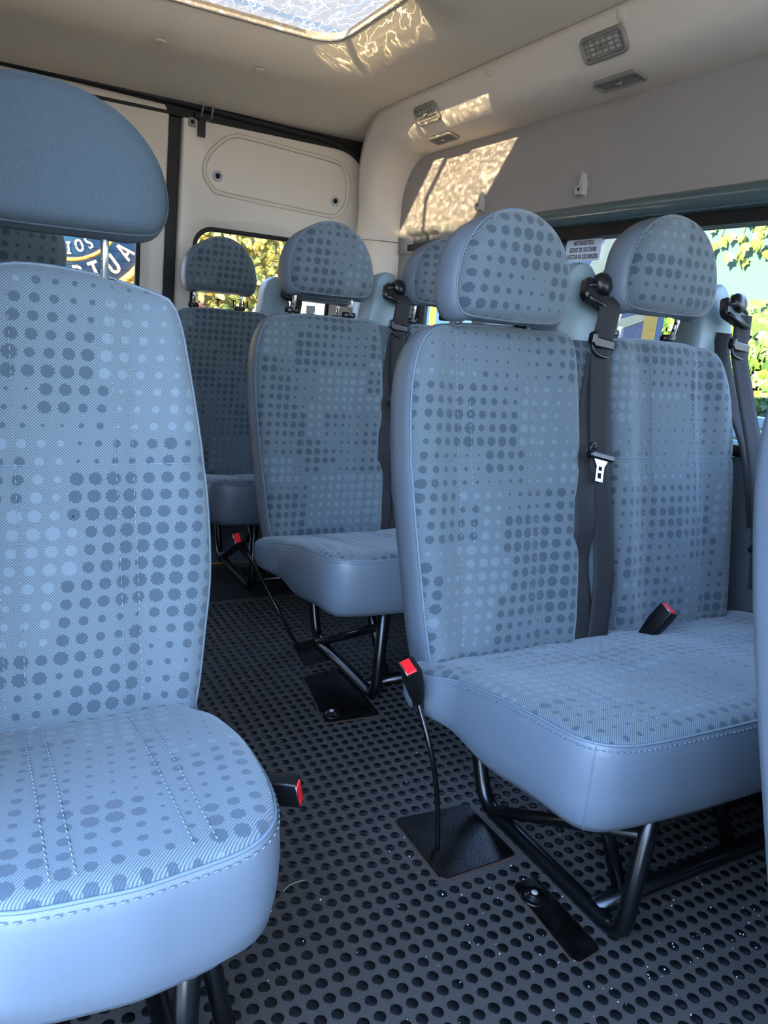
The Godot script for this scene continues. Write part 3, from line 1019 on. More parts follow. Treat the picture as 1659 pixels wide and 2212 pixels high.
# louvred outlet: c its middle, x along it, y across, n out of the surface
func air_vent(c: Vector3, x: Vector3, n: Vector3, w: float, h: float, label: String, group: String) -> void:
	var t := thing("air_vent", c, label, "air vent", group)
	x = x.normalized()
	n = (n - x * n.dot(x)).normalized()
	var y := n.cross(x)
	var xf := Transform3D(Basis(x, y, n), Vector3.ZERO)
	var o := rrect(-w / 2, -h / 2, w / 2, h / 2, h * 0.26, 5)
	var f := MB.new()
	var rows: Array = []
	for e in [[0.004, -0.006], [0.004, 0.002], [0.0, 0.005], [-0.005, 0.005], [-0.007, 0.002], [-0.007, -0.010]]:
		var r := PackedVector3Array()
		for p in MB.inset(o, -e[0]):
			r.append(xf * Vector3(p.x, p.y, e[1]))
		rows.append(r)
	f.grid(rows, [], true)
	var fr := ob("frame", f.done(), M["vent plastic"], t)
	var bk := MB.new()
	bk.poly(MB.inset(o, 0.006), xf, -0.008, true)
	ob("duct_mouth", bk.done(), M["dark void"], fr)
	var ns := 3
	for k in ns + 1:
		var yy := lerpf(-h / 2 + 0.013, h / 2 - 0.013, k / float(ns))
		var s := MB.new()
		s.box(xf * Vector3(0, yy, 0.0), Vector3(w - 0.018, 0.0040, 0.006), Basis(x, y, n) * Basis(Vector3.RIGHT, 0.2), 0.001)
		ob("slat", s.done(), M["vent plastic"], t)
	for k in 6:
		var xx := lerpf(-w / 2 + 0.02, w / 2 - 0.02, k / 5.0)
		var s := MB.new()
		s.box(xf * Vector3(xx, 0, -0.006), Vector3(0.005, h - 0.02, 0.006), Basis(x, y, n), 0.001)
		ob("vane", s.done(), M["grey trim"], t)
	var kn := MB.new()
	kn.box(xf * Vector3(0, 0, 0.005), Vector3(0.022, 0.009, 0.009), Basis(x, y, n), 0.003)
	ob("thumb_slider", kn.done(), M["vent plastic"], t)

func coat_hook(c: Vector3, label: String) -> void:
	var t := thing("coat_hook", c, label, "coat hook", "coat hooks on the right wall panel")
	var b := MB.new()
	b.box(Vector3(-0.004, -0.005, 0.006), Vector3(0.010, 0.046, 0.032), Basis(), 0.003)
	ob("base", b.done(), M["hook plastic"], t)
	var p := MB.new()
	p.prism(V2([-0.024, -0.026, 0.004, -0.026, 0.008, -0.012, 0.008, 0.0, -0.010, 0.002, -0.014, 0.034, -0.020, 0.040, -0.026, 0.034, -0.028, -0.014]), -0.009, 0.009, Transform3D(Basis(Vector3(0, 0, -1), Vector3(0, 1, 0), Vector3(1, 0, 0)) , Vector3(-0.018, 0, 0)), 0.003)
	ob("prong", p.done(), M["hook plastic"], t)
	ob("screw_hole", MB.new().lathe(V2([0.0, 0.0, 0.0055, 0.0]), Transform3D(Basis(Vector3(0, 0, 1), PI / 2), Vector3(-0.0285, -0.010, 0.012)), 12).done(), M["dark void"], t)

func trim_plug(c: Vector3, n: Vector3, label: String, group: String, m: Material) -> void:
	var y := n.normalized()
	var x := y.cross(Vector3(0, 0, 1)).normalized()
	var b := Basis(x, y, x.cross(y))
	var o := ob("trim_plug", MB.new().lathe(V2([0.020, -0.002, 0.020, 0.001, 0.017, 0.0035, 0.009, 0.005, 0.0, 0.0052]), Transform3D(b, Vector3.ZERO), 22).done(), m, self, c)
	tag(o, label, "trim plug", group)

func ceiling_and_hatch() -> void:
	var hole := rrect(0.05, -2.685, 1.17, -2.10, 0.11, 6)
	var c := Vector2(0.61, -2.39)
	var outer := PackedVector2Array([Vector2(-0.2, -3.40), Vector2(1.82, -3.40), Vector2(1.82, 1.95), Vector2(-0.2, 1.95)])
	var an := angles(c, outer, 150)
	var bev := rrect(-0.12, -2.86, 1.37, -1.92, 0.22, 6)
	var rows: Array = []
	var hy := func(q: Vector2, lift: float) -> float:
		return 1.832 + lift - 0.045 * smoothstep(-2.95, -3.36, q.y)
	for k in 9:
		var t := k / 8.0
		var r := PackedVector3Array()
		for a in an:
			var p := ray_out(c, a, hole).lerp(ray_out(c, a, bev), t)
			var s := smoothstep(0.0, 1.0, t * 0.85 + 0.0)
			r.append(Vector3(p.x, hy.call(p, 0.088 * pow(1.0 - t, 2.0)), p.y))
		rows.append(r)
	for t in [0.04, 0.12, 0.25, 0.4, 0.55, 0.7, 0.85, 1.0]:
		var r := PackedVector3Array()
		for a in an:
			var p := ray_out(c, a, bev).lerp(ray_out(c, a, outer), t)
			r.append(Vector3(p.x, hy.call(p, 0.0), p.y))
		rows.append(r)
	struct("ceiling", MB.new().grid(rows, [], true, true).done(), M["headliner"], "grey felt headliner with a shallow bevelled well around the roof hatch")
	# roof skin, in four slabs around the hatch
	var s := MB.new()
	s.box(Vector3(0.82, 1.938, -3.085), Vector3(2.12, 0.012, 0.80))
	s.box(Vector3(0.82, 1.938, -0.05), Vector3(2.12, 0.012, 4.10))
	s.box(Vector3(-0.11, 1.938, -2.39), Vector3(0.32, 0.012, 0.60))
	s.box(Vector3(1.53, 1.938, -2.39), Vector3(0.72, 0.012, 0.60))
	struct("roof", s.done(), M["body panel"])
	# liner of the hatch opening
	var l := MB.new()
	var r0 := PackedVector3Array()
	var r1 := PackedVector3Array()
	for p in hole:
		r0.append(Vector3(p.x, 1.919, p.y))
		r1.append(Vector3(p.x, 1.944, p.y))
	l.grid([r0, r1], [], true)
	struct("trim_3", l.done(), M["headliner"])
	# the translucent sheet and its rim
	var g := MB.new()
	var nx := 12
	var grid: Array = []
	var uv: Array = []
	for j in nx + 1:
		var r := PackedVector3Array()
		var u := PackedVector2Array()
		for i in nx + 1:
			var a := Vector2(i / float(nx), j / float(nx))
			var bulge := 0.020 * (1.0 - pow(a.x * 2.0 - 1.0, 2.0)) * (1.0 - pow(a.y * 2.0 - 1.0, 2.0))
			r.append(Vector3(0.03 + 1.16 * a.x, 1.926 + bulge * 0.3, -2.70 + 0.62 * a.y))
			u.append(Vector2(a.x * 1.5, (1.0 - a.y) * 0.8))
		grid.append(r)
		uv.append(u)
	var w := struct("window_3", g.grid(grid, uv).done(), M["hatch sheet"], "translucent roof hatch sheet with coloured water runs")
	var rp := PackedVector3Array()
	for p in hole:
		rp.append(Vector3(p.x, 1.9195, p.y))
	ob("hatch_rim", MB.new().tube(rp, 0.0035, 6, true).done(), M["vent plastic"], w)
	# a rail of the roof carrier that cross above the hatch
	var rails := MB.new()
	for z in [-2.42]:
		rails.tube(P3([Vector3(0.0, 2.10, z), Vector3(1.6, 2.10, z)]), 0.014, 10)
	for z in [-2.42]:
		for x in [0.0, 1.6]:
			rails.tube(P3([Vector3(x, 1.94, z), Vector3(x, 2.10, z)]), 0.014, 8)
	var rc := ob("roof_rack", rails.done(), M["black tube"])
	tag(rc, "dark roof carrier rail crossing outside above the roof hatch", "roof rack")

func right_wall() -> void:
	# upper lining panel with its rounded rear corner
	var pp := PackedVector2Array([Vector2(1.6, 1.405), Vector2(1.6, 1.73)])
	for k in 13:
		var a := PI / 2 + PI / 2 * k / 12.0
		pp.append(Vector2(-2.955 + 0.215 * cos(a), 1.515 + 0.215 * sin(a)))
	pp.append(Vector2(-3.17, 1.405))
	var x := Transform3D(Basis(Vector3(0, 0, 1), Vector3(0, 1, 0), Vector3(-1, 0, 0)), Vector3(1.775, 0, 0))
	var mb := MB.new()
	mb.prism(pp, 0.0, 0.033, x, 0.003)
	struct("wall_right", mb.done(), M["wall panel"], "pale grey upper lining panel of the right wall")
	# moulded duct that runs along the ceiling and turns down the rear corner as a pillar
	var prof := [[0.0, 1.765, 1.765], [0.0, 1.742, 1.742], [-0.002, 1.70, 1.725], [0.001, 1.665, 1.70], [0.008, 1.628, 1.672], [0.018, 1.592, 1.64], [0.032, 1.566, 1.615], [0.052, 1.548, 1.598], [0.078, 1.531, 1.588], [0.102, 1.513, 1.584], [0.122, 1.498, 1.584], [0.1225, 1.54, 1.60], [0.126, 1.75, 1.72]]
	var path: Array = []
	for z in [1.5, 0.8, 0.2, -0.4, -1.0, -1.5, -2.0, -2.4, -2.7]:
		path.append([Vector2(z, 1.708), Vector2(0, 1), 0.0])
	for k in 15:
		var a := PI / 2 + PI / 2 * k / 14.0
		path.append([Vector2(-2.955 + 0.193 * cos(a), 1.515 + 0.193 * sin(a)), Vector2(cos(a), sin(a)), k / 14.0])
	path.append([Vector2(-3.148, 1.44), Vector2(-1, 0), 1.0])
	path.append([Vector2(-3.148, 1.365), Vector2(-1, 0), 1.0])
	var rows: Array = []
	for q in path:
		var r := PackedVector3Array()
		for k in prof.size():
			var e: Array = prof[k]
			var p: Vector2 = q[0] + q[1] * e[0]
			r.append(Vector3(lerpf(e[1], e[2], q[2]), p.y, p.x))
		rows.append(r)
	struct("trim_4", MB.new().grid(rows, [], false, true).done(), M["duct trim"], "moulded air duct along the ceiling that turns down into the rear corner pillar")
	struct("trim_9", MB.new().tube(bent([Vector3(1.508, 1.829, 1.5), Vector3(1.508, 1.829, -2.93), Vector3(1.60, 1.824, -3.05)], 0.05), 0.0075, 6).done(), M["seal"])
	# lower pillar piece, standing 4 mm proud
	var low: Array = []
	for y in [1.362, 1.358, 1.2, 1.0, 0.8, 0.5, 0.1]:
		var r := PackedVector3Array()
		for k in prof.size():
			var e: Array = prof[k]
			var out := 0.0 if y > 1.36 else 0.004
			r.append(Vector3(e[2] - out * 0.6 + (1.36 - y) * 0.03, y, -3.148 - e[0] + out))
		low.append(r)
	struct("trim_5", MB.new().grid(low, [], false, true).done(), M["duct trim"], "lower rear corner pillar trim")
	# glossy header above the side windows
	var hp := [Vector2(1.76, 1.418), Vector2(1.738, 1.412), Vector2(1.722, 1.400), Vector2(1.716, 1.386), Vector2(1.718, 1.372), Vector2(1.728, 1.360), Vector2(1.745, 1.353), Vector2(1.79, 1.35)]
	var hr: Array = []
	for z in [1.5, 0.5, -0.5, -1.2, -1.8, -2.2, -2.40]:
		var r := PackedVector3Array()
		for p in hp:
			r.append(Vector3(p.x, p.y, z))
		hr.append(r)
	struct("trim_6", MB.new().grid(hr, [], false, true).done(), M["teal gloss"], "dark glossy header above the side window")
	# moulded grey trim with two scallops at the rear
	var sr: Array = []
	for i in 61:
		var z := lerpf(-3.15, -2.39, i / 60.0)
		var r := PackedVector3Array()
		for j in 15:
			var v := j / 14.0
			var y := lerpf(1.418, 1.315, v)
			var a := smoothstep(-3.10, -3.06, z) * (1.0 - smoothstep(-2.86 + 0.05 * v, -2.82 + 0.05 * v, z))
			var b := smoothstep(-2.70 - 0.04 * v, -2.66 - 0.04 * v, z) * (1.0 - smoothstep(-2.46, -2.42, z))
			var deep := maxf(a, b) * smoothstep(0.10, 0.40, v) * (1.0 - smoothstep(0.80, 0.95, v))
			r.append(Vector3(1.738 + 0.05 * deep, y, z))
		sr.append(r)
	struct("trim_7", MB.new().grid(sr, [], false, false).done(), M["grey trim"], "grey moulded trim with two scallops above the rear side window")
	var rb := MB.new()
	rb.box(Vector3(1.768, 1.0, -3.075), Vector3(0.045, 0.66, 0.16), Basis(), 0.012)
	rb.box(Vector3(1.768, 1.0, -2.26), Vector3(0.045, 0.66, 0.30), Basis(), 0.012)
	struct("trim_10", rb.done(), M["grey trim"])
	# body side with the two window openings
	var b := MB.new()
	b.box(Vector3(1.80, 0.36, -0.85), Vector3(0.05, 0.74, 5.1))
	b.box(Vector3(1.80, 1.02, -3.20), Vector3(0.05, 0.60, 0.40))
	b.box(Vector3(1.80, 1.02, -2.26), Vector3(0.05, 0.60, 0.30))
	b.box(Vector3(1.80, 1.02, 0.42), Vector3(0.05, 0.60, 0.18))
	b.box(Vector3(1.80, 1.645, -0.85), Vector3(0.05, 0.59, 5.1))
	b.box(Vector3(1.80, 0.80, 1.80), Vector3(0.05, 1.9, 0.35))
	struct("wall_right_body", b.done(), M["lower trim"])
	var n := 1
	for w in [[-3.00, -2.41], [-2.11, 0.33]]:
		var o := rrect(w[0], 0.73, w[1], 1.346, 0.05)
		var rows2: Array = []
		var inn := MB.inset(o, 0.028)
		var xw := Transform3D(Basis(Vector3(0, 0, 1), Vector3(0, 1, 0), Vector3(-1, 0, 0)), Vector3(1.80, 0, 0))
		for e in [[o, -0.02], [o, 0.030], [inn, 0.026], [inn, -0.02]]:
			var r := PackedVector3Array()
			for p in e[0]:
				r.append(xw * Vector3(p.x, p.y, e[1]))
			rows2.append(r)
		var fr := struct("window_%d" % n, MB.new().grid(rows2, [], true).done(), M["seal"], ["rear side window in black rubber", "long side window in black rubber"][n - 1])
		var g := MB.new()
		g.prism(inn, -0.003, 0.003, xw)
		ob("window_pane", g.done(), M["glass"], fr)
		n += 1
	var s := MB.new()
	s.box(Vector3(1.778, 1.336, -0.78), Vector3(0.05, 0.036, 4.70))
	struct("trim_8", s.done(), M["seal"])
	# notice on the glass
	var t := thing("exit_notice", Vector3(1.790, 1.286, -1.985), "small white notice in three languages stuck on the side window", "sticker")
	var p := MB.new()
	p.prism(rrect(-0.082, -0.036, 0.082, 0.036, 0.004, 3), 0.0, 0.0008, Transform3D(Basis(Vector3(0, 0, 1), Vector3(0, 1, 0), Vector3(-1, 0, 0)), Vector3.ZERO))
	ob("sheet", p.done(), M["sticker"], t)
	var lines := ["NOTAUSSTIEG", "ISSUE DE SECOURS", "USCITA DI SICUREZZA"]
	for k in 3:
		var o := letter(t, lines[k], 0.0165, M["ink"], "lettering")
		o.transform = Transform3D(Basis(Vector3(0, 0, 1), Vector3(0, 1, 0), Vector3(-1, 0, 0)) * Basis.from_scale(Vector3([0.86, 0.86, 0.84][k], 1.15, 1)), Vector3(-0.0012, 0.0205 - k * 0.0215, 0))

func letter(parent: Node3D, s: String, size: float, m: Material, called: String) -> MeshInstance3D:
	var tm := TextMesh.new()
	var f := SystemFont.new()
	f.font_names = PackedStringArray(["Droid Sans"])
	f.font_weight = 700
	tm.font = f
	tm.text = s
	tm.font_size = 64
	tm.pixel_size = size / 64.0
	tm.depth = size * 0.03
	tm.curve_step = 2.0
	return ob(called, tm, m, parent)

func shell() -> void:
	# rubber floor mat that stops short of the last row, bare dark floor behind it
	var f := MB.new()
	f.box(Vector3(0.81, -0.02, -0.27), Vector3(1.94, 0.04, 4.36))
	var fl := struct("floor", f.done(), M["rubber"], "dark grey rubber floor mat with raised round studs")
	studs(fl)
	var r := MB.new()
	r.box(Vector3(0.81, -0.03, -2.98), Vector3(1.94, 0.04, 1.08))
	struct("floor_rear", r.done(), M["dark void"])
	var cable := ob("floor_strip", MB.new().tube(P3([Vector3(0.4, 0.012, -2.84), Vector3(0.75, 0.014, -2.83), Vector3(1.2, 0.010, -2.80)]), 0.004, 8).done(), M["sign gold"])
	tag(cable, "thin yellow line on the dark floor under the last bench", "cable")
	# left side: closed behind, sliding door opening beside the front row
	var w := MB.new()
	w.box(Vector3(-0.20, 0.40, -2.10), Vector3(0.05, 0.9, 2.7))
	w.box(Vector3(-0.20, 1.60, -2.10), Vector3(0.05, 0.66, 2.7))
	w.box(Vector3(-0.20, 1.06, -2.10), Vector3(0.05, 0.5, 2.7))
	w.box(Vector3(-0.20, 1.88, 0.6), Vector3(0.05, 0.10, 2.8))
	w.box(Vector3(-0.20, 1.0, 0.72), Vector3(0.06, 1.9, 0.14))
	w.box(Vector3(-0.20, 0.40, 1.36), Vector3(0.05, 0.9, 1.2))
	w.box(Vector3(-0.20, 1.0, 1.86), Vector3(0.05, 1.9, 0.2))
	struct("wall_left", w.done(), M["wall panel"])
	# cab front with the windscreen opening
	var c := MB.new()
	c.box(Vector3(0.81, 0.42, 1.93), Vector3(2.04, 0.90, 0.06))
	c.box(Vector3(0.81, 1.74, 1.93), Vector3(2.04, 0.36, 0.06))
	struct("wall_front", c.done(), M["cab trim"])

func studs(fl: MeshInstance3D) -> void:
	var cam := Transform3D(CB, CP)
	var near: Array = []
	var rest: Array = []
	var mesh := MB.new().lathe(V2([0.0096, -0.0002, 0.0096, 0.0003, 0.0092, 0.0007, 0.0, 0.0007]), Transform3D(), 18).done()
	var k := 1106.0 / tan(deg_to_rad(68.5577 / 2.0))
	var inv := cam.affine_inverse()
	for j in 118:
		for i in 72:
			var p := Vector3(0.5469 + (i - 26) * 0.0275, 0, -0.871 + (j - 54) * 0.029)
			if p.x < -0.14 or p.x > 1.74 or p.z < -2.435 or p.z > 1.0:
				continue
			var q := inv * p
			if q.z > -0.15:
				rest.append([9.0, p])
				continue
			var sx := 829.5 + k * q.x / -q.z
			var sy := 1106.0 - k * q.y / -q.z
			var seen := sx > -10 and sx < 1669 and sy < 2222 and not (p.x < 0.36 and p.z > -1.3 and sx < 580 and sy < 2100)
			if plate_at(p):
				continue
			if seen and not (p.x > 0.98 and p.z < -0.82):
				near.append([q.length(), p])
			else:
				rest.append([q.length() + 20.0, p])
	near.sort_custom(func(a, b): return a[0] < b[0])
	var cut := mini(300, near.size())
	for q in cut:
		var o := ob("floor_stud", mesh, M["stud rubber"], fl, near[q][1])
	var mm := MultiMesh.new()
	mm.transform_format = MultiMesh.TRANSFORM_3D
	mm.mesh = mesh
	var all := near.slice(cut) + rest
	mm.instance_count = all.size()
	for q in all.size():
		mm.set_instance_transform(q, Transform3D(Basis(), all[q][1]))
	var mi := MultiMeshInstance3D.new()
	mi.name = "floor_studs"
	mi.multimesh = mm
	mi.material_override = M["stud rubber"]
	mi.set_meta("kind", "stuff")
	fl.add_child(mi)

var plates: Array = []
func plate_at(p: Vector3) -> bool:
	for q in plates:
		if Geometry2D.is_point_in_polygon(Vector2(p.x, p.z), q):
			return true
	return false

func floor_plate(pts: Array, bolt: Array, label: String) -> void:
	var o := V2(pts)
	var c := Vector2.ZERO
	for p in o:
		c += p / o.size()
	var at := Vector3(c.x, 0, c.y)
	var t := thing("floor_plate", at, label, "floor plate", "steel seat mounting plates on the floor")
	var l := PackedVector2Array()
	for p in o:
		l.append(Vector2(p.x - c.x, -(p.y - c.y)))
	# rounded corners
	var rc := PackedVector2Array()
	var n := l.size()
	for i in n:
		var a := l[i] + (l[(i - 1 + n) % n] - l[i]).normalized() * 0.014
		var b := l[i] + (l[(i + 1) % n] - l[i]).normalized() * 0.014
		for k in 5:
			var s := k / 4.0
			rc.append(a.lerp(l[i], s).lerp(l[i].lerp(b, s), s))
	var x := Transform3D(Basis(Vector3.RIGHT, -PI / 2), Vector3.ZERO)
	ob("plate", MB.new().prism(rc, -0.002, 0.0042, x, 0.0015).done(), M["plate steel"], t)
	var e := PackedVector3Array()
	for p in rc:
		e.append(Vector3(p.x, 0.0008, -p.y))
	ob("rusty_edge", MB.new().tube(e, 0.0024, 6, true).done(), M["rust"], t)
	if bolt.size():
		var bx := Transform3D(Basis(), Vector3(bolt[0] - c.x, 0.004, bolt[1] - c.y))
		var b := ob("bolt", MB.new().lathe(V2([0.026, 0.0, 0.026, 0.002, 0.021, 0.0035, 0.020, 0.0025, 0.018, 0.0025, 0.017, 0.0055, 0.012, 0.0058, 0.011, 0.0085, 0.006, 0.0095, 0.0, 0.0095]), bx, 22).done(), M["plate steel"], t)
		ob("bolt_head", MB.new().lathe(V2([0.0065, 0.0094, 0.0055, 0.0115, 0.0, 0.012]), bx, 12).done(), M["grey trim"], b)

# ------------------------------------------------------------------ outside
func leaf_mesh(kind: int) -> ArrayMesh:
	var o: PackedVector2Array
	if kind == 0:
		o = V2([0, -0.5, 0.22, -0.42, 0.5, -0.30, 0.40, -0.05, 0.52, 0.14, 0.24, 0.20, 0.0, 0.58, -0.24, 0.20, -0.52, 0.14, -0.40, -0.05, -0.5, -0.30, -0.22, -0.42])
	else:
		o = V2([0, -0.5, 0.25, -0.25, 0.33, 0.0, 0.22, 0.3, 0.0, 0.55, -0.22, 0.3, -0.33, 0.0, -0.25, -0.25])
	var mb := MB.new()
	var n := o.size()
	var mid := Vector3(0, 0, 0.06)
	for i in n:
		var a := o[i]
		var b := o[(i + 1) % n]
		mb.tri(mid, Vector3(b.x, b.y, -absf(b.x) * 0.22), Vector3(a.x, a.y, -absf(a.x) * 0.22))
	return mb.done()

func leaves(called: String, mesh: Mesh, pts: Array, cols: Array, label: String, cat: String) -> void:
	var mm := MultiMesh.new()
	mm.transform_format = MultiMesh.TRANSFORM_3D
	mm.use_colors = true
	mm.mesh = mesh
	mm.instance_count = pts.size()
	for i in pts.size():
		mm.set_instance_transform(i, pts[i])
		mm.set_instance_color(i, cols[i])
	var o := MultiMeshInstance3D.new()
	o.name = numbered(called)
	o.multimesh = mm
	o.material_override = M["leaf"]
	add_child(o)
	tag(o, label, cat, "", "stuff")

func outside() -> void:
	var rng := RandomNumberGenerator.new()
	rng.seed = 21
	var g := MB.new()
	g.box(Vector3(0, -0.65, -6), Vector3(60, 0.1, 60))
	struct("ground", g.done(), M["asphalt"])
	# tall house wall on the door side, which keeps the low sun off the seats
	g = MB.new()
	g.box(Vector3(-9.15, 2.09, 3.5), Vector3(0.3, 5.48, 11.0))
	struct("wall_left_outside", g.done(), M["cream render"])
	# plaster wall and the ivy hedge before it
	g = MB.new()
	g.box(Vector3(6.6, 1.4, -3.0), Vector3(0.2, 4.0, 8.4))
	struct("wall_right_outside", g.done(), M["plaster"], "pale teal plastered wall beyond the side windows")
	g = MB.new()
	var rows: Array = []
	for j in 12:
		var r := PackedVector3Array()
		for i in 35:
			var z := -7.1 + i * 0.18
			var top := 1.33 + 0.06 * sin(z * 2.3) + 0.04 * sin(z * 5.7) - 0.11 * (z + 4.2)
			var v := j / 11.0
			var yy := lerpf(-0.6, top, minf(1.0, v * 1.25))
			var bump := 0.06 * sin(z * 5.0 + yy * 6.0) * cos(yy * 4.0 - z * 2.0)
			r.append(Vector3(6.12 + bump + maxf(0.0, v - 0.8) * 1.6, yy, z))
		rows.append(r)
	var hg := ob("ivy_hedge", g.grid(rows).done(), M["hedge core"])
	tag(hg, "clipped green ivy hedge along the pale wall outside the side window", "hedge")
	var ptsa: Array = []
	var cols: Array = []
	var gr := [Color(0.0174, 0.0574, 0.0025), Color(0.0248, 0.0738, 0.0030), Color(0.0341, 0.0861, 0.0035), Color(0.0446, 0.0943, 0.0055), Color(0.0105, 0.0377, 0.0020)]
	for k in 6500:
		var z := rng.randf_range(-7.1, -1.2)
		var top := 1.35 + 0.06 * sin(z * 2.3) + 0.04 * sin(z * 5.7) - 0.11 * (z + 4.2)
		var y := rng.randf_range(-0.2, top + 0.04)
		var b := Basis.from_euler(Vector3(rng.randf_range(-0.6, 0.5), -PI / 2 + rng.randf_range(-0.8, 0.8), rng.randf_range(-0.9, 0.9) + PI))
		ptsa.append(Transform3D(b.scaled(Vector3.ONE * rng.randf_range(0.08, 0.135)), Vector3(6.10 - rng.randf() * 0.10 + maxf(0.0, y - top + 0.12) * rng.randf() * 3.0, y, z)))
		var c: Color = gr[rng.randi() % 5]
		if rng.randf() < 0.015:
			c = Color(0.11, 0.06, 0.015)
		cols.append(c)
	var ml := leaf_mesh(0)
	leaves("ivy_leaves", ml, ptsa, cols, "green ivy leaves covering the hedge outside the side window", "leaves")
	# trailing vine that hangs from above
	var lm: Array = []
	for c in [Color(0.22, 0.30, 0.07), Color(0.26, 0.33, 0.08), Color(0.31, 0.32, 0.08), Color(0.24, 0.30, 0.08), Color(0.18, 0.27, 0.06)]:
		var m := mat("vine leaf %d" % lm.size(), c, 0.6)
		m.backlight_enabled = true
		m.backlight = Color(0.6, 0.6, 0.4)
		lm.append(m)
	var no := 0
	for s in [[-5.28, 1.52], [-5.0, 1.84], [-4.72, 1.92], [-4.42, 1.95]]:
		var t := thing("hanging_vine", Vector3(6.47, 2.7, s[0]), ["yellowing vine strand hanging lowest outside the window, beside the headrest", "green vine strand hanging before the pale wall, second from the headrest", "vine strand with the densest leaves hanging before the pale wall", "vine strand hanging at the upper right corner of the side window"][no], "vine", "vine strands hanging outside")
		var path := curve3([Vector3(0, 0, 0), Vector3(0.02, (s[1] - 2.7) * 0.35, 0.03), Vector3(-0.02, (s[1] - 2.7) * 0.7, -0.03), Vector3(0.0, s[1] - 2.7, 0.02)], 10)
		ob("stem", MB.new().tube(path, 0.004, 6).done(), M["stem"], t)
		for k in 22:
			var p: Vector3 = path[int(rng.randf() * (path.size() - 1))] + Vector3(rng.randf_range(-0.10, -0.01), rng.randf_range(-0.04, 0.04), rng.randf_range(-0.11, 0.11))
			if p.y + 2.7 > 2.6:
				continue
			var o := ob("leaf", ml, lm[rng.randi() % 5], t, p)
			o.basis = Basis.from_euler(Vector3(rng.randf_range(-0.5, 0.5), -PI / 2 + rng.randf_range(-0.9, 0.9), PI + rng.randf_range(-0.7, 0.7))).scaled(Vector3.ONE * rng.randf_range(0.075, 0.125))
		no += 1
	# blue hoarding with cream bands and yellow posts
	var t := thing("painted_board", Vector3(3.0, -0.6, -4.5), "blue board with cream diagonal bands and yellow upright strips outside the side windows", "board")
	var at := Vector3(3.0, -0.6, -4.5)
	var b := MB.new()
	b.box(Vector3(3.03, 0.53, -4.5), Vector3(0.05, 2.26, 3.53), Basis(), 0.004)
	ob("panel", b.done(), M["sign blue"], t, -at)
	var xb := Transform3D(Basis(Vector3(0, 0, -1), Vector3(0, 1, 0), Vector3(-1, 0, 0)) * Basis.from_scale(Vector3(-1, 1, 1)), Vector3(3.005, 0, 0))
	var xz := Transform3D(Basis(Vector3(0, 0, 1), Vector3(0, 1, 0), Vector3(-1, 0, 0)), Vector3(3.006, 0, 0))
	for q in [[-3.38, 1.25, -3.25, 1.25, -2.95, 1.63, -3.10, 1.63], [-3.30, 0.80, -3.14, 0.80, -2.95, 1.085, -2.81, 1.128, -2.81, 1.17, -3.03, 1.12], [-5.6, 1.0, -5.4, 1.0, -4.95, 1.6, -5.15, 1.6]]:
		ob("cream_band", MB.new().prism(V2(q), 0.0, 0.004, xz, 0.001).done(), M["sign cream"], t, -at)
	for z in [[-2.815, -2.735], [-4.865, -4.785], [-3.56, -3.49]]:
		ob("yellow_strip", MB.new().prism(V2([z[0], -0.58, z[1], -0.58, z[1], 1.64, z[0], 1.64]), 0.0, 0.006, xz, 0.001).done(), M["sign yellow"], t, -at)
	# round sign behind the left rear window
	t = thing("round_sign", Vector3(0.70, 1.72, -6.5), "round blue sign with gold rings and pale letters outside the left rear window", "sign")
	ob("disc", MB.new().lathe(V2([0.0, -0.03, 0.72, -0.03, 0.725, -0.02, 0.72, 0.0, 0.0, 0.0]), Transform3D(Basis(Vector3.RIGHT, PI / 2), Vector3(0, 0, 0)), 64).done(), M["sign teal blue"], t)
	for e in [[0.404, 0.432], [0.655, 0.725]]:
		ob("gold_ring", MB.new().lathe(V2([e[0], 0.0, e[0], 0.006, e[1], 0.006, e[1], 0.0]), Transform3D(Basis(Vector3.RIGHT, PI / 2), Vector3.ZERO), 64).done(), M["sign gold"], t)
	for e in [["I", -1.50, 0.335, 0.082], ["O", -1.26, 0.325, 0.082], ["S", -1.02, 0.325, 0.082], ["R", -1.405, 0.53, 0.125], ["T", -1.15, 0.525, 0.125], ["U", -0.885, 0.545, 0.13], ["A", -0.62, 0.54, 0.12]]:
		var o := letter(t, e[0], e[3] * 1.35, M["sign letter"], "letter")
		var a: float = e[1]
		o.transform = Transform3D(Basis(Vector3(0, 0, 1), a + PI / 2) * Basis.from_scale(Vector3(0.85, 1.15, 1)), Vector3(cos(a) * e[2], sin(a) * e[2], 0.004))
	ob("post", MB.new().tube(P3([Vector3(0, -2.3, -0.06), Vector3(0, 0.4, -0.06)]), 0.035, 12).done(), M["grey trim"], t)
	# autumn hedge far behind
	g = MB.new()
	rows.clear()
	for j in 9:
		var r := PackedVector3Array()
		for i in 40:
			var x := -4.0 + i * 0.36
			var y := -0.6 + j * 0.5
			r.append(Vector3(x, y, -10.2 + 0.25 * sin(x * 2.1 + y) * cos(y * 1.7)))
		rows.append(r)
	var ah := ob("autumn_hedge", g.grid(rows).done(), M["autumn core"])
	tag(ah, "tall yellow autumn hedge beyond the rear doors", "hedge")
	ptsa = []
	cols = []
	var au := [Color(0.20, 0.16, 0.018), Color(0.24, 0.21, 0.03), Color(0.18, 0.18, 0.025), Color(0.09, 0.13, 0.015), Color(0.22, 0.15, 0.02), Color(0.20, 0.19, 0.035)]
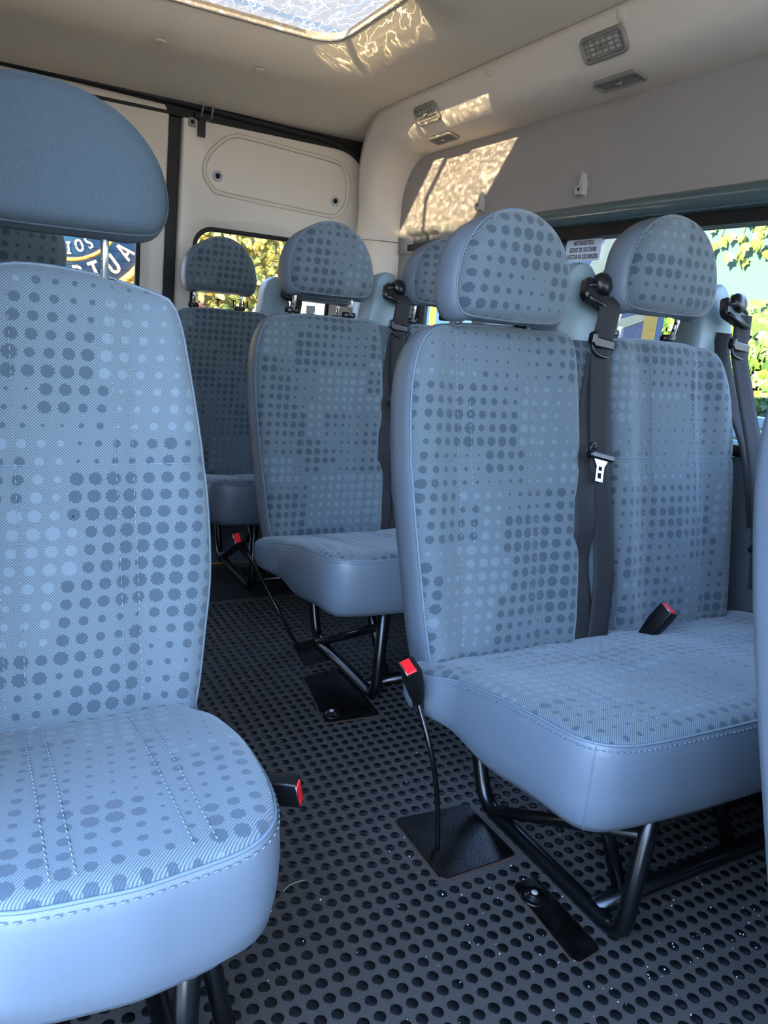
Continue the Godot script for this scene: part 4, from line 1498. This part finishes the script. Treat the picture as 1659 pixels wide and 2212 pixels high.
	for k in 9000:
		var x := rng.randf_range(-0.5, 6.0)
		var y := rng.randf_range(-0.2, 3.4)
		var bb := Basis.from_euler(Vector3(rng.randf_range(-0.7, 0.7), rng.randf_range(-0.8, 0.8), rng.randf_range(-1.2, 1.2) + PI))
		ptsa.append(Transform3D(bb.scaled(Vector3.ONE * rng.randf_range(0.07, 0.14)), Vector3(x, y, -9.95 + rng.randf() * 0.35)))
		var c: Color = au[rng.randi() % 6]
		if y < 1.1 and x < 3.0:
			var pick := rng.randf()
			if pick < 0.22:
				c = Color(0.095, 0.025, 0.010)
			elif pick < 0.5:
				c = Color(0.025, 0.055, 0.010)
		cols.append(c)
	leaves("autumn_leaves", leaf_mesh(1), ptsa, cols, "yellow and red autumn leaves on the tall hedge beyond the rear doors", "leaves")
	parked_van()
	# white slatted bench at the foot of the hedge
	t = thing("slatted_bench", Vector3(3.75, -0.6, -2.4), "pale slatted garden bench before the ivy hedge, low in the side window", "bench")
	at = Vector3(3.75, -0.6, -2.4)
	for k in 4:
		var s := MB.new()
		s.box(Vector3(3.78 + k * 0.012, 0.655 - k * 0.075, -2.3), Vector3(0.022, 0.058, 1.3), Basis(Vector3(0, 0, 1), 0.12), 0.004)
		ob("back_slat", s.done(), M["bench paint"], t, -at)
	for k in 4:
		var s := MB.new()
		s.box(Vector3(3.70 - k * 0.085, 0.30, -2.3), Vector3(0.07, 0.022, 1.3), Basis(), 0.004)
		ob("seat_slat", s.done(), M["bench paint"], t, -at)
	for z in [-2.85, -1.75]:
		var s := MB.new()
		s.box(Vector3(3.82, 0.05, z), Vector3(0.05, 1.3, 0.05), Basis(), 0.004)
		ob("leg", s.done(), M["bench paint"], t, -at)
		s = MB.new()
		s.box(Vector3(3.44, -0.15, z), Vector3(0.05, 0.9, 0.05), Basis(), 0.004)
		ob("leg", s.done(), M["bench paint"], t, -at)
	# loose crumbs on the mat
	var cm := MultiMesh.new()
	cm.transform_format = MultiMesh.TRANSFORM_3D
	var cb := MB.new()
	cb.box(Vector3.ZERO, Vector3(1, 0.4, 0.6))
	cm.mesh = cb.done()
	cm.instance_count = 260
	for k in 260:
		var p := Vector3(rng.randf_range(0.35, 1.6), 0.0018, rng.randf_range(-1.5, -0.45))
		if k < 130:
			p = Vector3(rng.randf_range(0.7, 1.45), 0.0018, rng.randf_range(-1.0, -0.62))
		var sc := rng.randf_range(0.0008, 0.0026)
		cm.set_instance_transform(k, Transform3D(Basis(Vector3.UP, rng.randf() * TAU).scaled(Vector3.ONE * sc), p))
	var co := MultiMeshInstance3D.new()
	co.name = "floor_crumbs"
	co.multimesh = cm
	co.material_override = M["sticker"]
	add_child(co)
	tag(co, "pale crumbs and grit scattered on the rubber floor mat", "crumbs", "", "stuff")
	var straw := ob("straw", MB.new().tube(curve3([Vector3(0.0, 0, 0), Vector3(0.02, 0.002, -0.008), Vector3(0.045, 0, -0.010)], 6), 0.0009, 5).done(), M["sign cream"], self, Vector3(0.452, 0.0022, -1.045))
	tag(straw, "single dry grass stalk lying on the gangway floor", "straw")

func parked_van() -> void:
	var at := Vector3(4.6, -0.6, -8.0)
	var t := thing("parked_car", at, "white parked car with a small dark shield emblem beyond the right rear door", "car")
	var prof := V2([2.98, 0.05, 2.94, 0.75, 3.02, 1.08, 3.16, 1.21, 3.6, 1.24, 4.35, 1.27, 4.95, 1.66, 5.6, 1.74, 6.3, 1.66, 6.85, 1.25, 7.0, 1.1, 7.02, 0.05])
	var b := MB.new()
	b.prism(prof, -8.9, -7.5, Transform3D(), 0.05)
	ob("body", b.done(), M["white paint"], t, -at)
	var w := MB.new()
	w.prism(V2([4.50, 1.29, 5.02, 1.60, 5.58, 1.67, 5.58, 1.29]), -7.50, -7.495, Transform3D(), 0.002)
	ob("side_window", w.done(), M["teal gloss"], t, -at)
	w = MB.new()
	w.prism(V2([5.66, 1.29, 5.66, 1.67, 6.25, 1.60, 6.62, 1.29]), -7.50, -7.495, Transform3D(), 0.002)
	ob("side_window", w.done(), M["teal gloss"], t, -at)
	var e := MB.new()
	e.prism(V2([-0.05, 0.05, 0.05, 0.05, 0.052, -0.01, 0.03, -0.05, 0.0, -0.07, -0.03, -0.05, -0.052, -0.01]), 0.0, 0.008, Transform3D(Basis(), Vector3(3.165, 1.105, -7.5)), 0.003)
	ob("emblem", e.done(), M["black plastic"], t, -at)
	var g := MB.new()
	g.box(Vector3(5.0, 0.30, -7.49), Vector3(3.3, 0.12, 0.03), Basis(), 0.01)
	ob("rubbing_strip", g.done(), M["grey trim"], t, -at)
	for x in [3.75, 6.2]:
		ob("wheel", MB.new().lathe(V2([0.0, -0.1, 0.28, -0.1, 0.32, -0.06, 0.32, 0.06, 0.28, 0.1, 0.0, 0.1]), Transform3D(Basis(Vector3.RIGHT, PI / 2), Vector3(x, -0.28, -7.55)), 28).done(), M["seal"], t, -at)

# ------------------------------------------------------------------ the scene
var CP := Vector3(0, 0.98, 0)
var CB := Basis(Vector3(0.8767883, 0.08112, 0.473985), Vector3(0.0430941, 0.968448, -0.2454612), Vector3(-0.4789417, 0.2356435, 0.8456281)).orthonormalized()

func _ready() -> void:
	# camera
	var cam := Camera3D.new()
	cam.name = "camera"
	cam.fov = 68.5577
	cam.near = 0.02
	cam.far = 200.0
	cam.transform = Transform3D(CB, CP)
	add_child(cam)
	cam.current = true
	# sky, sun, exposure
	var env := Environment.new()
	env.background_mode = Environment.BG_SKY
	var sky := Sky.new()
	var sm := ProceduralSkyMaterial.new()
	sm.sky_top_color = Color(0.50, 0.66, 0.90)
	sm.sky_horizon_color = Color(0.78, 0.85, 0.93)
	sm.sky_curve = 0.25
	sm.sky_energy_multiplier = 1.0
	sm.sun_angle_max = 4.0
	sm.ground_bottom_color = Color(0.35, 0.34, 0.33)
	sm.ground_horizon_color = Color(0.55, 0.55, 0.55)
	env.background_energy_multiplier = 14.0
	sky.sky_material = sm
	env.sky = sky
	env.tonemap_mode = Environment.TONE_MAPPER_LINEAR
	env.tonemap_exposure = 2.2
	env.sdfgi_enabled = true
	env.ssao_enabled = true
	env.ssil_enabled = true
	var we := WorldEnvironment.new()
	we.name = "environment"
	we.environment = env
	add_child(we)
	var sun := DirectionalLight3D.new()
	sun.name = "sun"
	sun.light_color = Color(1.0, 0.91, 0.74)
	sun.light_energy = 28.0
	sun.light_angular_distance = 0.6
	sun.shadow_enabled = true
	add_child(sun)
	sun.look_at_from_position(Vector3.ZERO, Vector3(1.0, -0.33, -0.30))
	make_materials()
	plates = [V2([0.732, -1.145, 0.905, -1.13, 0.905, -0.957, 0.728, -0.955]), V2([0.843, -0.895, 0.90, -0.895, 0.892, -0.712, 0.828, -0.706]), V2([0.80, -1.80, 0.935, -1.82, 0.91, -1.535, 0.755, -1.545]), V2([0.85, -2.02, 0.96, -2.04, 0.945, -1.885, 0.828, -1.86])]
	# the van
	shell()
	ceiling_and_hatch()
	right_wall()
	rear_wall()
	# seats
	single(0.0, -0.005, 0.068, "plain fabric", Vector2(0.05, 0.10), "single dotted seat in the left foreground with a plain blue-grey headrest")
	single(-0.9, -0.020, 0.025, "dotted fabric", Vector2(0.47, 0.62), "shaded dotted single seat behind the plain headrest of the left foreground seat")
	bench(0.0, [0.0, 0.05], Vector2(0.2, 0.35), "dotted double bench in the right foreground, its near headrest lowered onto the backrest")
	bench(-0.9, [0.05, 0.055], Vector2(0.71, 0.12), "dotted double bench of the middle row, right behind the right foreground bench")
	bench(-1.8, [0.055, 0.055], Vector2(0.33, 0.81), "deeply shaded dotted double bench of the last row, against the rear doors", -0.045)
	bench(0.83, [0.0, 0.0], Vector2(0.9, 0.5), "nearest double bench, only its light blue backrest edge showing at the right border", -0.004)
	# belts
	belt(0.0, 1.198, 0.0, "black belt hanging between the two backrests of the right foreground bench", true)
	belt(0.0, 1.650, 0.0, "black belt beside the side window, on the outer shoulder of the right foreground bench", false)
	belt(-0.9, 1.198, 0.1, "black belt hanging between the two backrests of the middle row bench", true)
	belt(-1.8, 1.198, 0.1, "black belt at the shoulder of the last row bench, before the right rear window", true)
	# buckles
	buckle(Vector3(0.714, 0.312, -1.075), Vector3(0.673, 0.400, -1.047), Vector3(-1.0, 0.0, 0.0), "black buckle on a long stalk at the gangway side of the right foreground bench", [Vector3(0.728, 0.22, -1.03), Vector3(0.757, 0.11, -1.035), Vector3(0.769, 0.004, -1.034)], 0.040, 0.030)
	buckle(Vector3(1.308, 0.345, -1.088), Vector3(1.336, 0.434, -1.050), Vector3(-1.0, 0.0, 0.0), "black buckle standing between backrest and cushion of the right foreground bench", [], 0.038, 0.030)
	buckle(Vector3(0.728, 0.285, -2.13), Vector3(0.690, 0.342, -2.085), Vector3(-1.0, 0.0, 0.0), "small dark buckle beside the rear corner of the middle row bench", [Vector3(0.765, 0.20, -2.05), Vector3(0.80, 0.12, -2.0), Vector3(0.862, 0.004, -1.985)], 0.038, 0.030)
	buckle(Vector3(0.345, 0.295, -0.955), Vector3(0.408, 0.303, -0.905), Vector3(0.5, 0.0, 0.8), "black buckle sticking out beside the cushion of the left foreground seat", [], 0.048, 0.026)
	# floor plates
	floor_plate([0.732, -1.145, 0.905, -1.13, 0.905, -0.957, 0.728, -0.955], [], "square dark floor plate under the long buckle stalk")
	floor_plate([0.843, -0.895, 0.90, -0.895, 0.892, -0.712, 0.828, -0.706], [0.862, -0.853], "narrow dark floor plate with a bolt beside the front skid of the right foreground bench")
	floor_plate([0.80, -1.80, 0.935, -1.82, 0.91, -1.535, 0.755, -1.545], [0.79, -1.582], "dark floor plate with a rusty bolt below the middle row bench")
	floor_plate([0.85, -2.02, 0.96, -2.04, 0.945, -1.885, 0.828, -1.86], [], "small dark floor plate farthest back, at the rear foot of the middle row bench")
	# fittings
	air_vent(Vector3(1.537, 1.766, -1.735), Vector3(0, 0, -1), Vector3(-0.80, -0.55, 0), 0.155, 0.062, "dark louvred vent on the face of the ceiling duct above the right foreground bench", "air vents in the ceiling duct")
	air_vent(Vector3(1.645, 1.708, -1.77), Vector3(0, 0, -1), Vector3(-0.2, -0.97, 0), 0.165, 0.05, "flat louvred vent under the ceiling duct, above the coat hook nearer the camera", "air vents in the ceiling duct")
	air_vent(Vector3(1.537, 1.766, -2.645), Vector3(0, 0, -1), Vector3(-0.80, -0.55, 0), 0.145, 0.062, "sunlit louvred vent on the face of the ceiling duct near the rear corner", "air vents in the ceiling duct")
	air_vent(Vector3(1.645, 1.708, -2.685), Vector3(0, 0, -1), Vector3(-0.2, -0.97, 0), 0.15, 0.05, "flat louvred vent under the ceiling duct near the rear corner", "air vents in the ceiling duct")
	coat_hook(Vector3(1.742, 1.467, -1.972), "grey plastic coat hook on the wall panel between the two front headrests")
	coat_hook(Vector3(1.742, 1.471, -2.523), "grey plastic coat hook on the sunlit part of the wall panel, just above a headrest")
	trim_plug(Vector3(0.60, 1.831, -2.80), Vector3(0, -1, 0), "round headliner plug nearer the left side, before the rear doors", "plugs in the headliner", M["plug plastic"])
	trim_plug(Vector3(0.95, 1.831, -2.84), Vector3(0, -1, 0), "round headliner plug below the corner of the hatch well", "plugs in the headliner", M["plug plastic"])
	trim_plug(Vector3(1.515, 1.812, -2.235), Vector3(-0.8, -0.5, 0), "round plug on the upper edge of the ceiling duct, between the vents", "plugs on the duct", M["plug plastic"])
	trim_plug(Vector3(1.515, 1.812, -1.655), Vector3(-0.8, -0.5, 0), "round plug on the upper edge of the ceiling duct at the top right", "plugs on the duct", M["plug plastic"])
	outside()
